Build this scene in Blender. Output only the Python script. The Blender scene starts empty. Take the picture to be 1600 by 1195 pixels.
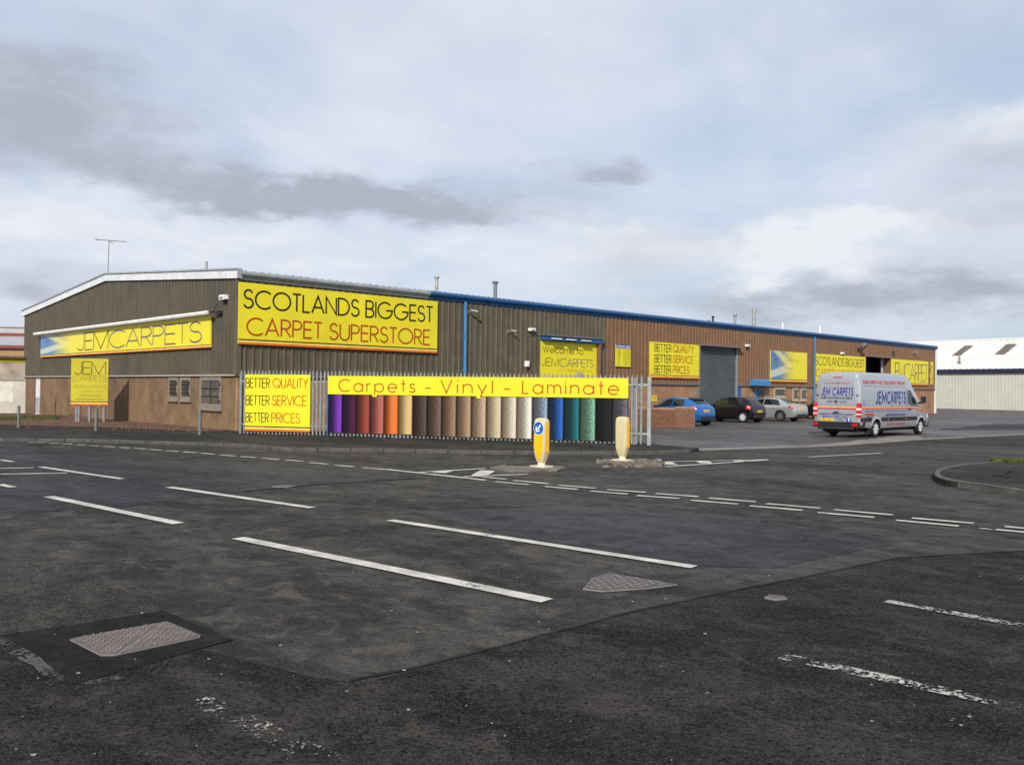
import bpy, bmesh, math, random
import numpy as np
from mathutils import Matrix, Vector
random.seed(7)
S = bpy.context.scene
COL = S.collection
PI = math.pi

# ------------------------------------------------------------------ camera, sky, sun, exposure
F, PITCH, ROLL, CAMH = 1371.0, 0.00746, 0.01137, 1.8
FWD = Vector((0, math.cos(PITCH), math.sin(PITCH)))
UP = Vector((0, -math.sin(PITCH), math.cos(PITCH)))
RT = Vector((1, 0, 0))
cr, sr = math.cos(ROLL), math.sin(ROLL)
RI, UI = RT*cr + UP*sr, RT*-sr + UP*cr
cam = bpy.data.cameras.new('camera')
camo = bpy.data.objects.new('camera', cam); COL.objects.link(camo)
M = Matrix((RI, UI, -FWD)).transposed().to_4x4(); M.translation = Vector((0, 0, CAMH))
camo.matrix_world = M
cam.sensor_fit = 'HORIZONTAL'; cam.sensor_width = 36; cam.lens = F/1600*36
cam.clip_end = 3000; cam.clip_start = .05
S.camera = camo

SUN_EL, SUN_AZ = math.radians(33), math.atan2(-.22, -.97)
sd = Vector((math.sin(SUN_AZ)*math.cos(SUN_EL), math.cos(SUN_AZ)*math.cos(SUN_EL), math.sin(SUN_EL)))
sl = bpy.data.lights.new('sun', 'SUN'); sl.energy = 4.8; sl.angle = math.radians(.9); sl.color = (1, .94, .85)
slo = bpy.data.objects.new('sun', sl); COL.objects.link(slo)
slo.rotation_euler = sd.to_track_quat('Z', 'Y').to_euler(); slo.location = (0, -20, 40)
S.view_settings.view_transform = 'Standard'; S.view_settings.look = 'None'
S.view_settings.exposure = -0.08; S.view_settings.gamma = 1; S.view_settings.use_curve_mapping = False

class NT:
    """small node helper"""
    def __init__(s, tree): s.t = tree; s.n = tree.nodes; s.l = tree.links
    def new(s, typ, **kw):
        n = s.n.new(typ)
        for k, v in kw.items(): setattr(n, k, v)
        return n
    def inp(s, sock, v):
        if hasattr(v, 'links'): s.l.new(v, sock)
        else:
            if sock.type == 'RGBA' and len(v) == 3: v = (*v, 1)
            sock.default_value = v
    def math(s, op, a, b=0.0, c=0.0, clamp=False):
        n = s.new('ShaderNodeMath', operation=op); n.use_clamp = clamp
        s.inp(n.inputs[0], a); s.inp(n.inputs[1], b); s.inp(n.inputs[2], c)
        return n.outputs[0]
    def noise(s, vec, scale, detail=4, rough=.55, dist=0.0, out=0):
        n = s.new('ShaderNodeTexNoise')
        if vec is not None: s.l.new(vec, n.inputs['Vector'])
        n.inputs['Scale'].default_value = scale; n.inputs['Detail'].default_value = detail
        n.inputs['Roughness'].default_value = rough; n.inputs['Distortion'].default_value = dist
        return n.outputs[out]
    def ramp(s, v, a, b, lo=0.0, hi=1.0):
        n = s.new('ShaderNodeMapRange', interpolation_type='SMOOTHSTEP')
        s.inp(n.inputs[0], v); s.inp(n.inputs[1], a); s.inp(n.inputs[2], b); s.inp(n.inputs[3], lo); s.inp(n.inputs[4], hi)
        return n.outputs[0]
    def mix(s, f, a, b, mode='MIX'):
        n = s.new('ShaderNodeMix', data_type='RGBA', blend_type=mode)
        s.inp(n.inputs[0], f); s.inp(n.inputs[6], a); s.inp(n.inputs[7], b)
        return n.outputs[2]
    def sep(s, v):
        n = s.new('ShaderNodeSeparateXYZ'); s.l.new(v, n.inputs[0]); return n.outputs
    def comb(s, x, y, z):
        n = s.new('ShaderNodeCombineXYZ')
        for i, v in enumerate((x, y, z)): s.inp(n.inputs[i], v)
        return n.outputs[0]

world = bpy.data.worlds.new('World'); S.world = world; world.use_nodes = True
T = NT(world.node_tree); T.n.clear()
wo = T.new('ShaderNodeOutputWorld'); bg = T.new('ShaderNodeBackground'); bg.inputs[1].default_value = .1
T.l.new(bg.outputs[0], wo.inputs[0])
sky = T.new('ShaderNodeTexSky', sky_type='NISHITA'); sky.sun_disc = False
sky.sun_elevation = SUN_EL; sky.sun_rotation = SUN_AZ
sky.air_density = 1.0; sky.dust_density = 1.5; sky.ozone_density = 1.0
tc = T.new('ShaderNodeTexCoord'); D = tc.outputs['Generated']
dx, dy, dz = T.sep(D)
az = T.math('ARCTAN2', dx, dy); el = T.math('ARCSINE', dz)
zc = T.math('MAXIMUM', dz, 0.0)
inv = T.math('DIVIDE', 1.0, T.math('ADD', zc, .16))
P2 = T.comb(T.math('MULTIPLY', dx, inv), T.math('MULTIPLY', dy, inv), 0.0)
nA = T.noise(P2, .9, 7, .56, .35)                    # broad cloud cover
nB = T.noise(P2, 2.3, 8, .58, .25)                   # cloud texture
AE = T.comb(T.math('MULTIPLY', az, 1.0), T.math('MULTIPLY', el, 2.2), 0.0)
wob = T.noise(AE, 7, 7, .6, .1, out=1)
wx, wy, wz = T.sep(wob)
wob2 = T.noise(AE, 26, 5, .55)
azw = T.math('ADD', az, T.math('MULTIPLY', T.math('SUBTRACT', wx, .5), .30))
elw = T.math('ADD', el, T.math('MULTIPLY', T.math('SUBTRACT', wy, .5), .11))
elw = T.math('ADD', elw, T.math('MULTIPLY', T.math('SUBTRACT', wob2, .5), .022))
def blobs(lst):
    tot = None
    for (u, v, ru, rv, a) in lst:
        ca, ce = math.atan((u-800)/F), math.atan((612-v)/F)
        qa = T.math('POWER', T.math('ABSOLUTE', T.math('DIVIDE', T.math('SUBTRACT', azw, ca), ru/F)), 2.0)
        qe = T.math('POWER', T.math('ABSOLUTE', T.math('DIVIDE', T.math('SUBTRACT', elw, ce), rv/F)), 2.0)
        g = T.math('MULTIPLY', T.math('EXPONENT', T.math('MULTIPLY', T.math('ADD', qa, qe), -1.0)), a)
        tot = g if tot is None else T.math('ADD', tot, g)
    return tot
# cloud banks standing in the northern sky: dark undersides and one bright cumulus
dark = blobs([(40, 230, 220, 62, 1.0), (150, 110, 160, 50, .12), (220, 315, 160, 38, .75), (420, 308, 120, 26, .85), (640, 316, 220, 32, 1.25), (930, 283, 70, 18, .9), (50, 465, 150, 36, .8),
              (1040, 390, 150, 44, .95), (1380, 480, 380, 44, 1.05), (1500, 380, 160, 50, .3), (1560, 300, 170, 80, .35), (760, 50, 420, 60, .24),
              (1420, 90, 260, 70, .25), (-500, 260, 330, 80, .8), (2150, 330, 330, 90, .8)])
brt = blobs([(1340, 400, 300, 62, .42), (1000, 385, 190, 36, .34), (300, 395, 420, 46, .38), (640, 400, 300, 30, .3), (1290, 372, 120, 32, .62), (1210, 420, 130, 30, .35), (40, 300, 70, 60, .0), (960, 350, 90, 20, .35),
             (1700, 250, 260, 60, .6), (-300, 370, 250, 50, .7)])
cov = T.ramp(nA, .28, .62)
hz = T.ramp(el, .0, .42)
blue = T.mix(.62, sky.outputs[0], (6.5, 7.9, 9.8))
veil = T.mix(T.ramp(nB, .3, .75), (7.7, 8.15, 9.3), (8.7, 9.0, 9.9))
c1 = T.mix(T.math('MULTIPLY', cov, .85), blue, veil)
nC = T.noise(AE, 13, 8, .62, .3)
dk = T.ramp(T.math('MULTIPLY', dark, T.math('ADD', T.ramp(nB, .25, .68, .45, 1.0), T.math('MULTIPLY', T.math('SUBTRACT', nC, .5), .9))), .02, 1.05)
gr = T.math('MULTIPLY', T.ramp(T.noise(P2, 1.5, 6, .55, .2), .54, .80), .22)
c2 = T.mix(T.math('ADD', dk, gr, clamp=True), c1, (4.6, 4.95, 5.95))
c3 = T.mix(T.ramp(T.math('MULTIPLY', brt, T.math('ADD', T.ramp(nB, .25, .68, .6, 1.1), T.math('MULTIPLY', T.math('SUBTRACT', nC, .5), .9))), .12, .85, 0, .92), c2, (9.1, 9.25, 9.7))
lowhaze = T.ramp(el, .0, .09, .35, 0.0)
c4 = T.mix(lowhaze, c3, (6.0, 6.7, 7.9))
T.l.new(c4, bg.inputs[0])

# ------------------------------------------------------------------ from pixels of the photograph to places in the world
def ray(u, v):
    du, dv = u-800, v-597.5
    a, b = du*cr+dv*sr, -du*sr+dv*cr
    return RT*a - UP*b + FWD*F
def gp(u, v, z=0.0):
    r = ray(u, v); t = (z-CAMH)/r.z
    return Vector((r.x*t, r.y*t, z))
AZ = .80527
D1 = Vector((math.sin(AZ), math.cos(AZ), 0)); D2 = Vector((-math.cos(AZ), math.sin(AZ), 0))
C0 = Vector((-10.424, 33.294, 0))
HC, HE, LW, LG, HR = 2.207, 6.135, 68.28, 27.6, 7.15
Z = Vector((0, 0, 1))
class Plane:
    def __init__(s, o, d):
        s.o = Vector((o[0], o[1], 0)); s.d = Vector((d[0], d[1], 0)).normalized(); s.n = Vector((s.d.y, -s.d.x, 0))
    def p(s, a, z, off=0.0): return s.o + s.d*a + s.n*off + Z*z
    def inv(s, u, v, off=0.0):
        r = ray(u, v); c = Vector((0, 0, CAMH)); o = s.o + s.n*off
        t = (o-c).dot(s.n)/r.dot(s.n); q = c + r*t
        return (q-s.o).dot(s.d), q.z
    def rect(s, u0, vt0, vb0, u1, vt1, vb1, off=0.0):
        a, b = s.inv(u0, vt0, off), s.inv(u0, vb0, off); c, d = s.inv(u1, vt1, off), s.inv(u1, vb1, off)
        return (a[0]+b[0])/2, (c[0]+d[0])/2, (b[1]+d[1])/2, (a[1]+c[1])/2
W = Plane(C0, D1); G = Plane(C0, -D2)

# ------------------------------------------------------------------ mesh helpers
class MB:
    def __init__(s): s.v = []; s.f = []
    def quad(s, a, b, c, d): i = len(s.v); s.v += [Vector(a), Vector(b), Vector(c), Vector(d)]; s.f.append((i, i+1, i+2, i+3)); return s
    def poly(s, pts): i = len(s.v); s.v += [Vector(p) for p in pts]; s.f.append(tuple(range(i, i+len(pts)))); return s
    def hexa(s, p):
        i = len(s.v); s.v += [Vector(q) for q in p]
        for f in ((0, 3, 2, 1), (4, 5, 6, 7), (0, 1, 5, 4), (1, 2, 6, 5), (2, 3, 7, 6), (3, 0, 4, 7)): s.f.append(tuple(i+k for k in f))
        return s
    def box(s, x0, x1, y0, y1, z0, z1):
        return s.hexa([(x0, y0, z0), (x1, y0, z0), (x1, y1, z0), (x0, y1, z0), (x0, y0, z1), (x1, y0, z1), (x1, y1, z1), (x0, y1, z1)])
    def pbox(s, pl, a0, a1, z0, z1, o0, o1):
        return s.hexa([pl.p(a0, z0, o1), pl.p(a1, z0, o1), pl.p(a1, z0, o0), pl.p(a0, z0, o0),
                       pl.p(a0, z1, o1), pl.p(a1, z1, o1), pl.p(a1, z1, o0), pl.p(a0, z1, o0)])
    def prism(s, pts, z0, z1, cap=True):
        n = len(pts); i = len(s.v)
        s.v += [Vector((p[0], p[1], z0)) for p in pts] + [Vector((p[0], p[1], z1)) for p in pts]
        for k in range(n): s.f.append((i+k, i+(k+1) % n, i+n+(k+1) % n, i+n+k))
        s.f.append(tuple(i+n+k for k in range(n)))
        if cap: s.f.append(tuple(i+n-1-k for k in range(n)))
        return s
    def extr(s, pts, vec):
        n = len(pts); i = len(s.v); vec = Vector(vec)
        s.v += [Vector(p) for p in pts] + [Vector(p)+vec for p in pts]
        for k in range(n): s.f.append((i+k, i+(k+1) % n, i+n+(k+1) % n, i+n+k))
        s.f.append(tuple(i+n+k for k in range(n))); s.f.append(tuple(i+n-1-k for k in range(n)))
        return s
    def tube(s, p0, p1, r0, r1=None, n=10):
        r1 = r0 if r1 is None else r1
        p0, p1 = Vector(p0), Vector(p1); d = (p1-p0).normalized()
        a = d.orthogonal().normalized(); b = d.cross(a); i = len(s.v)
        for p, r in ((p0, r0), (p1, r1)):
            for k in range(n): s.v.append(p + a*(r*math.cos(2*PI*k/n)) + b*(r*math.sin(2*PI*k/n)))
        for k in range(n): s.f.append((i+k, i+(k+1) % n, i+n+(k+1) % n, i+n+k))
        s.f.append(tuple(i+n+k for k in range(n))); s.f.append(tuple(i+n-1-k for k in range(n)))
        return s
    def lathe(s, o, axis, prof, n=20):
        """prof: list of (distance along axis, radius)"""
        o = Vector(o); d = Vector(axis).normalized(); a = d.orthogonal().normalized(); b = d.cross(a); i = len(s.v); m = len(prof)
        for (h, r) in prof:
            for k in range(n): s.v.append(o + d*h + a*(r*math.cos(2*PI*k/n)) + b*(r*math.sin(2*PI*k/n)))
        for j in range(m-1):
            for k in range(n): s.f.append((i+j*n+k, i+j*n+(k+1) % n, i+(j+1)*n+(k+1) % n, i+(j+1)*n+k))
        s.f.append(tuple(i+(m-1)*n+k for k in range(n))); s.f.append(tuple(i+n-1-k for k in range(n)))
        return s
    def grid(s, rows, close=False):
        i = len(s.v); m = len(rows[0])
        for r in rows: s.v += [Vector(p) for p in r]
        for j in range(len(rows)-1):
            for k in range(m if close else m-1):
                s.f.append((i+j*m+k, i+j*m+(k+1) % m, i+(j+1)*m+(k+1) % m, i+(j+1)*m+k))
        return s
    def mesh(s, name, off=Vector((0, 0, 0)), smooth=False, fix=True):
        me = bpy.data.meshes.new(name)
        me.from_pydata([tuple(v-off) for v in s.v], [], s.f)
        if fix:
            bm = bmesh.new(); bm.from_mesh(me); bmesh.ops.recalc_face_normals(bm, faces=bm.faces); bm.to_mesh(me); bm.free()
        if smooth:
            me.polygons.foreach_set('use_smooth', [True]*len(me.polygons))
            me.set_sharp_from_angle(angle=math.radians(smooth if smooth > 1 else 40))
        me.update(); return me

def base_of(o):
    v = Vector((0, 0, 0))
    while o is not None: v = v + o.location; o = o.parent
    return v
def obj(name, mb, m, parent=None, world=True, smooth=False, loc=None, fix=True):
    """link mb as one mesh object; verts are world coordinates unless world=False"""
    off = Vector((0, 0, 0)); here = None
    if parent is not None:
        if world: off = base_of(parent)
    elif world:
        lo = [min(v[k] for v in mb.v) for k in range(3)]; hi = [max(v[k] for v in mb.v) for k in range(3)]
        off = here = Vector(((lo[0]+hi[0])/2, (lo[1]+hi[1])/2, lo[2]))
    me = mb.mesh(name, off, smooth, fix) if isinstance(mb, MB) else mb
    o = bpy.data.objects.new(name, me); COL.objects.link(o)
    if m is not None and not me.materials: me.materials.append(m)
    if parent is not None: o.parent = parent
    if here is not None: o.location = here
    if loc is not None: o.location = loc
    return o
def inst(name, me, parent, loc, rz=0.0, label=None, scale=None):
    o = bpy.data.objects.new(name, me); COL.objects.link(o); o.parent = parent; o.location = loc; o.rotation_euler = (0, 0, rz)
    if scale: o.scale = scale
    if label: o['label'] = label
    return o
def tag(o, label, cat, group=None):
    o['label'] = label; o['category'] = cat
    if group: o['group'] = group
    return o
def thing(name, label, cat, loc, rz=0.0, group=None):
    o = bpy.data.objects.new(name, None); COL.objects.link(o); o.location = loc; o.rotation_euler = (0, 0, rz); o.empty_display_size = .2
    return tag(o, label, cat, group)
def struct(o, kind='structure'): o['kind'] = kind; return o
def copy_tree(o, parent=None):
    c = o.copy(); COL.objects.link(c)
    if parent is not None: c.parent = parent
    for ch in list(o.children): copy_tree(ch, c)
    return c
def lab(o, t): o['label'] = t; return o

# ------------------------------------------------------------------ materials
def mat(name, col, rough=.6, metal=0.0, var=.12, scale=3.0, bump=0.0, bscale=40.0, coord='pos', spec=.22, streak=0.0, dirt=None, coat=0.0):
    m = bpy.data.materials.new(name); m.use_nodes = True; t = NT(m.node_tree)
    b = t.n['Principled BSDF']; b.inputs['Roughness'].default_value = rough; b.inputs['Metallic'].default_value = metal
    b.inputs['Specular IOR Level'].default_value = spec
    b.inputs['Coat Weight'].default_value = coat; b.inputs['Coat Roughness'].default_value = .08
    if coord == 'pos': vec = t.new('ShaderNodeNewGeometry').outputs['Position']
    else: vec = t.new('ShaderNodeTexCoord').outputs['Object']
    c = (*col, 1)
    n = t.noise(vec, scale, 5, .6)
    lo = tuple(x*(1-var) for x in col); hi = tuple(min(1, x*(1+var)) for x in col)
    out = t.mix(t.ramp(n, .3, .7), lo, hi)
    if streak:
        x, y, z = t.sep(vec); sv = t.comb(t.math('MULTIPLY', x, 3.0), t.math('MULTIPLY', y, 3.0), t.math('MULTIPLY', z, .25))
        out = t.mix(t.math('MULTIPLY', t.ramp(t.noise(sv, 1.6, 5, .65), .45, .75), streak), out, tuple(x*.45 for x in col))
    if dirt:
        dcol, amt, ds = dirt
        out = t.mix(t.math('MULTIPLY', t.ramp(t.noise(vec, ds, 6, .65, .4), .48, .72), amt), out, dcol)
    t.l.new(out, b.inputs['Base Color'])
    if var: t.l.new(t.ramp(n, .2, .8, max(.02, rough-.08), min(1, rough+.08)), b.inputs['Roughness'])
    if bump:
        bn = t.new('ShaderNodeBump'); bn.inputs['Strength'].default_value = bump; bn.inputs['Distance'].default_value = .02
        t.l.new(t.noise(vec, bscale, 3, .6), bn.inputs['Height']); t.l.new(bn.outputs[0], b.inputs['Normal'])
    return m

def road_mat(name, c0, c1, rough=.8, grit=.5, big=.35, warm=None, spec=.10):
    """asphalt: broad wear, tyre polish, aggregate grain"""
    m = bpy.data.materials.new(name); m.use_nodes = True; t = NT(m.node_tree); b = t.n['Principled BSDF']
    vec = t.new('ShaderNodeNewGeometry').outputs['Position']
    x, y, z = t.sep(vec)
    # wear runs along the two roads
    u = t.math('ADD', t.math('MULTIPLY', x, .75), t.math('MULTIPLY', y, -.66)); w = t.math('ADD', t.math('MULTIPLY', x, .66), t.math('MULTIPLY', y, .75))
    sv = t.comb(t.math('MULTIPLY', u, .35), w, 0.0)
    n1 = t.noise(sv, big, 6, .62, .6)
    n2 = t.noise(vec, 2.6, 6, .68, .3)
    n3 = t.noise(vec, 70, 4, .8)
    vo = t.new('ShaderNodeTexVoronoi'); t.l.new(vec, vo.inputs['Vector']); vo.inputs['Scale'].default_value = 75
    st2 = t.comb(t.math('MULTIPLY', u, .45), w, 3.0)
    n5 = t.noise(st2, 1.5, 7, .7, .5)
    out = t.mix(t.ramp(t.math('ADD', t.math('MULTIPLY', n1, .5), t.math('MULTIPLY', n5, .5)), .40, .60), tuple(q*.72 for q in c0), tuple(q*1.12 for q in c1))
    out = t.mix(t.math('MULTIPLY', t.ramp(n2, .46, .66), .7), out, tuple(q*.42 for q in c0))
    out = t.mix(t.math('MULTIPLY', t.ramp(t.noise(vec, 7, 6, .75), .50, .66), .45*grit), out, tuple(q*1.55 for q in c1))
    if warm: out = t.mix(t.math('MULTIPLY', t.ramp(t.noise(vec, .8, 5, .6, .5), .5, .75), .7), out, warm)
    mot = t.noise(t.comb(t.math('MULTIPLY', u, .7), w, 7.0), 3.2, 8, .78, .6)
    out = t.mix(t.math('MULTIPLY', t.ramp(mot, .50, .64), .55), out, tuple(q*1.5 for q in (warm or c1)))
    out = t.mix(t.math('MULTIPLY', t.ramp(mot, .47, .36), .65), out, tuple(q*.38 for q in c0))
    g = t.math('MULTIPLY', t.ramp(n3, .52, .66), grit)
    out = t.mix(g, out, tuple(min(1, q*2.9) for q in c1))
    pit = t.math('MULTIPLY', t.ramp(t.noise(vec, 30, 5, .8), .50, .62), min(1, grit*1.3))
    out = t.mix(pit, out, tuple(q*.22 for q in c0))
    ve = t.new('ShaderNodeTexVoronoi', feature='DISTANCE_TO_EDGE'); ve.inputs['Scale'].default_value = .42
    wv = t.new('ShaderNodeVectorMath', operation='ADD'); wn = t.noise(vec, 1.1, 6, .7, out=1); t.l.new(vec, wv.inputs[0]); t.l.new(wn, wv.inputs[1]); t.l.new(wv.outputs[0], ve.inputs['Vector'])
    crk = t.math('MULTIPLY', t.ramp(ve.outputs['Distance'], .0015, .007, 1, 0), t.math('MULTIPLY', t.ramp(t.noise(vec, .35, 3, .5), .50, .60), .85))
    out = t.mix(crk, out, tuple(q*.25 for q in c0))
    spk = t.math('MULTIPLY', t.ramp(t.noise(vec, 9, 6, .8), .70, .74), .12)
    out = t.mix(spk, out, (.32, .31, .29))
    t.l.new(out, b.inputs['Base Color'])
    t.l.new(t.ramp(n1, .3, .7, rough+.08, rough-.10), b.inputs['Roughness'])
    b.inputs['Specular IOR Level'].default_value = spec
    bn = t.new('ShaderNodeBump'); bn.inputs['Strength'].default_value = .55*grit+.15; bn.inputs['Distance'].default_value = .012
    h = t.math('ADD', t.math('MULTIPLY', n3, .7), t.math('MULTIPLY', vo.outputs['Distance'], .5))
    t.l.new(h, bn.inputs['Height']); t.l.new(bn.outputs[0], b.inputs['Normal'])
    return m

def paint_mat(name, col, worn):
    """road paint with chips down to the asphalt"""
    m = bpy.data.materials.new(name); m.use_nodes = True; t = NT(m.node_tree); b = t.n['Principled BSDF']
    vec = t.new('ShaderNodeNewGeometry').outputs['Position']
    n = t.noise(vec, 3, 4, .6)
    t.l.new(t.mix(t.ramp(n, .3, .7), tuple(q*.62 for q in col), col), b.inputs['Base Color']); b.inputs['Roughness'].default_value = .6
    chip = t.math('ADD', t.math('MULTIPLY', t.noise(vec, 30, 6, .75), .7), t.math('MULTIPLY', t.noise(vec, 2.2, 3, .5), .45))
    tr = t.new('ShaderNodeBsdfTransparent'); mx = t.new('ShaderNodeMixShader')
    t.l.new(t.ramp(chip, worn-.025, worn+.025), mx.inputs[0]); t.l.new(tr.outputs[0], mx.inputs[1]); t.l.new(b.outputs[0], mx.inputs[2])
    t.l.new(mx.outputs[0], t.n['Material Output'].inputs[0]); return m

MM = {}
def mk(k, *a, **kw): MM[k] = mat(k, *a, **kw); return MM[k]
mk('clad_olive', (.106, .091, .059), .55, 0, .13, 1.5, streak=.4, dirt=((.05, .05, .04), .45, .35))
mk('clad_gable_shade', (.090, .077, .055), .6, 0, .13, 1.2, streak=.45, dirt=((.045, .045, .04), .6, .22))  # olive sheeting darkened: gable shade put into the colour, with blotchy stains
mk('clad_brown', (.185, .100, .056), .5, 0, .10, 1.5, streak=.25)
mk('render_wall', (.33, .188, .108), .92, 0, .14, 2.2, bump=.6, bscale=70, dirt=((.15, .095, .065), .55, .5), streak=.2)
mk('render_gable_shade', (.19, .122, .068), .92, 0, .20, 1.6, bump=.6, bscale=70, dirt=((.095, .07, .052), .75, .30), streak=.45)  # tan roughcast darkened, so the colour carries the shade on the gable base
mk('core', (.12, .10, .08), .9)
mk('inside', (.03, .03, .03), .9)
mk('dirty_glass', (.085, .075, .065), .5, 0, .35, 3, dirt=((.13, .115, .10), .6, 2.5))
mk('mesh_guard', (.05, .044, .04), .7)
mk('white_trim', (.62, .64, .66), .45, 0, .08, 2, streak=.25)
mk('grey_trim', (.33, .35, .36), .45, .2, .1, 2)
mk('blue_trim', (.020, .095, .25), .42, 0, .15, 2, streak=.2)
mk('blue_pipe', (.05, .19, .40), .4, 0, .1, 4)
mk('roof_sheet', (.36, .38, .41), .5, .2, .12, 1)
mk('roof_blue', (.10, .18, .31), .5, .2, .12, 1)
mk('drip', (.17, .16, .17), .5, .2, .1, 2)
mk('drip_light', (.34, .32, .29), .6, 0, .1, 2)
mk('yellow', (.72, .62, .022), .45, 0, .06, .8, spec=.25, streak=.07, dirt=((.55, .46, .03), .25, .7))
mk('yellow_dull', (.44, .385, .022), .5, 0, .08, .8, dirt=((.34, .30, .03), .4, 1.2))
mk('yellow_edge', (.80, .60, .12), .4)
mk('orange_edge', (.62, .14, .018), .4)
mk('ink_black', (.016, .014, .012), .5, 0, .2, 3)
mk('ink_red', (.40, .065, .012), .5, 0, .15, 1.2)
mk('ink_blue', (.035, .045, .19), .5, 0, .2, 2)
mk('ink_grey', (.20, .17, .03), .6)
mk('ink_olive', (.33, .28, .02), .6)
mk('board_blue', (.04, .08, .26), .5)
mk('white', (.78, .78, .76), .5, 0, .06, 3)
mk('white_lamp', (.72, .72, .68), .4)
mk('dark_glass', (.012, .014, .016), .08, 0, .2, 2)
mk('grille', (.24, .21, .19), .6, .3, .2, 8)
mk('window_frame', (.21, .175, .14), .7, 0, .12, 5)
mk('window_pale', (.40, .35, .27), .7, 0, .12, 5)
mk('shutter', (.115, .135, .14), .45, .45, .12, 2, dirt=((.22, .23, .23), .3, 1.2))
mk('galv', (.31, .325, .32), .5, .45, .14, 4)
mk('galv_dark', (.20, .21, .215), .55, .4, .14, 4)
mk('pole_grey', (.16, .18, .175), .55, .3, .12, 6)
mk('dark_metal', (.045, .045, .045), .5, .4, .2, 5)
mk('steel', (.52, .50, .46), .32, .85, .15, 5)
mk('brick', (.165, .075, .044), .85, 0, .4, 13, bump=.3)
mk('mortar', (.26, .21, .16), .95, 0, .2, 6)
mk('coping', (.33, .18, .11), .85, 0, .2, 4)
mk('kerb', (.075, .072, .066), .85, 0, .25, 3, bump=.3, bscale=60)
mk('concrete', (.20, .18, .158), .85, 0, .22, 1.6, bump=.3, bscale=50, dirt=((.10, .095, .09), .5, .9))
mk('soil', (.035, .03, .026), .95, 0, .3, 8, bump=.8)
mk('bollard', (.56, .475, .285), .45, 0, .07, 5, coord='obj', dirt=((.36, .31, .22), .6, 5), streak=.12)
mk('bollard_base', (.62, .54, .40), .55, 0, .1, 6, coord='obj')
mk('bol_yellow', (.85, .46, .008), .35, 0, .04, 3, coord='obj')
mk('sign_blue', (.006, .11, .42), .35, 0, .05, 3, coord='obj')
mk('stud', (.20, .165, .152), .5, .2, .15, 6)
mk('iron', (.125, .102, .095), .62, .15, .2, 5, bump=.4)
mk('iron_rim', (.20, .185, .175), .6, .2, .15, 5)
mk('tyre', (.018, .018, .018), .85, 0, .2, 8, coord='obj')
mk('rim', (.62, .63, .65), .35, .3, .1, 5, coord='obj')
mk('rim_dark', (.055, .055, .058), .35, .6, .1, 5, coord='obj')
mk('black_plastic', (.022, .022, .024), .55, 0, .15, 4, coord='obj')
mk('car_blue', (.005, .125, .40), .25, .35, .0, 2, coord='obj', coat=.8)
mk('car_black', (.005, .005, .007), .2, .0, .0, 2, coord='obj', coat=.5)
mk('car_silver', (.43, .465, .485), .27, .6, .0, 2, coord='obj', coat=.7)
mk('van_silver', (.46, .475, .50), .32, .6, .0, 2, coord='obj', coat=.5)
mk('car_glass', (.010, .013, .013), .05, 0, .2, 2, coord='obj', spec=.6)
mk('lamp_red', (.50, .012, .012), .15, 0, .1, 5, coord='obj', coat=.8)
mk('lamp_clear', (.70, .66, .64), .15, 0, .1, 5, coord='obj', coat=.8)
mk('plate_yellow', (.75, .50, .03), .4, 0, .05, 5, coord='obj')
mk('van_ink', (.022, .035, .26), .4, 0, .1, 4, coord='obj')
mk('van_red', (.50, .055, .055), .4, 0, .1, 4, coord='obj')
mk('van_orange', (.75, .36, .06), .4, 0, .08, 4, coord='obj')
mk('van_dark', (.06, .06, .07), .5, 0, .1, 4, coord='obj')
mk('fb_blue', (.02, .09, .36), .4, 0, .05, 4, coord='obj')
mk('roof_white', (.60, .60, .57), .55, 0, .05, .4, streak=.1)
mk('clad_cream', (.50, .49, .43), .6, 0, .05, 1.0, streak=.15)
mk('navy', (.025, .03, .07), .5)
mk('rooflight', (.15, .125, .105), .6, 0, .2, 3)
mk('flue_brown', (.20, .09, .06), .7)
mk('white_wall', (.47, .435, .37), .9, 0, .10, .9, bump=.3, dirt=((.42, .37, .30), .4, .5))
mk('damp_wall', (.34, .29, .235), .9, 0, .2, 1.1, dirt=((.16, .13, .10), .7, 1.0))
mk('red_trim', (.19, .05, .04), .5, 0, .1, 2)
mk('pale_sheet', (.36, .36, .38), .5, .1, .1, .8)
mk('tan_wall', (.33, .21, .12), .9, 0, .12, 1)
mk('chimney_brick', (.12, .065, .045), .9, 0, .3, 4)
mk('door_white', (.58, .58, .60), .5)
mk('door_grey', (.33, .33, .38), .5)
mk('bark', (.045, .035, .028), .9)
mk('grass', (.075, .105, .016), .9, 0, .4, 5)
mk('grass_dry', (.075, .085, .03), .95, 0, .35, 4)
mk('gravel', (.125, .070, .048), .95, 0, .35, 2.5, bump=.9, bscale=35, dirt=((.06, .042, .032), .6, .8))
mk('ground', (.085, .085, .08), .95, 0, .2, .3)
MM['road'] = road_mat('road', (.025, .0243, .0242), (.056, .0525, .048), .78, .5, .22, warm=(.076, .067, .057))
MM['road_rough'] = road_mat('road_rough', (.0112, .0109, .0113), (.029, .027, .026), .88, .95, .45, warm=(.046, .039, .0335))
MM['road_old'] = road_mat('road_old', (.032, .0305, .0285), (.056, .052, .046), .86, .8, .5, warm=(.05, .044, .036))
MM['road_new'] = road_mat('road_new', (.0125, .012, .0122), (.019, .0182, .0178), .84, .5, .5)
MM['road_smooth'] = road_mat('road_smooth', (.023, .0232, .0252), (.043, .0425, .0445), .70, .28, .3, spec=.14)
MM['yard'] = road_mat('yard', (.052, .0475, .0495), (.088, .080, .080), .55, .35, .22, warm=(.10, .087, .080), spec=.22)
MM['pave'] = road_mat('pave', (.024, .024, .0225), (.043, .0415, .039), .85, .6, .4)
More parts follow.
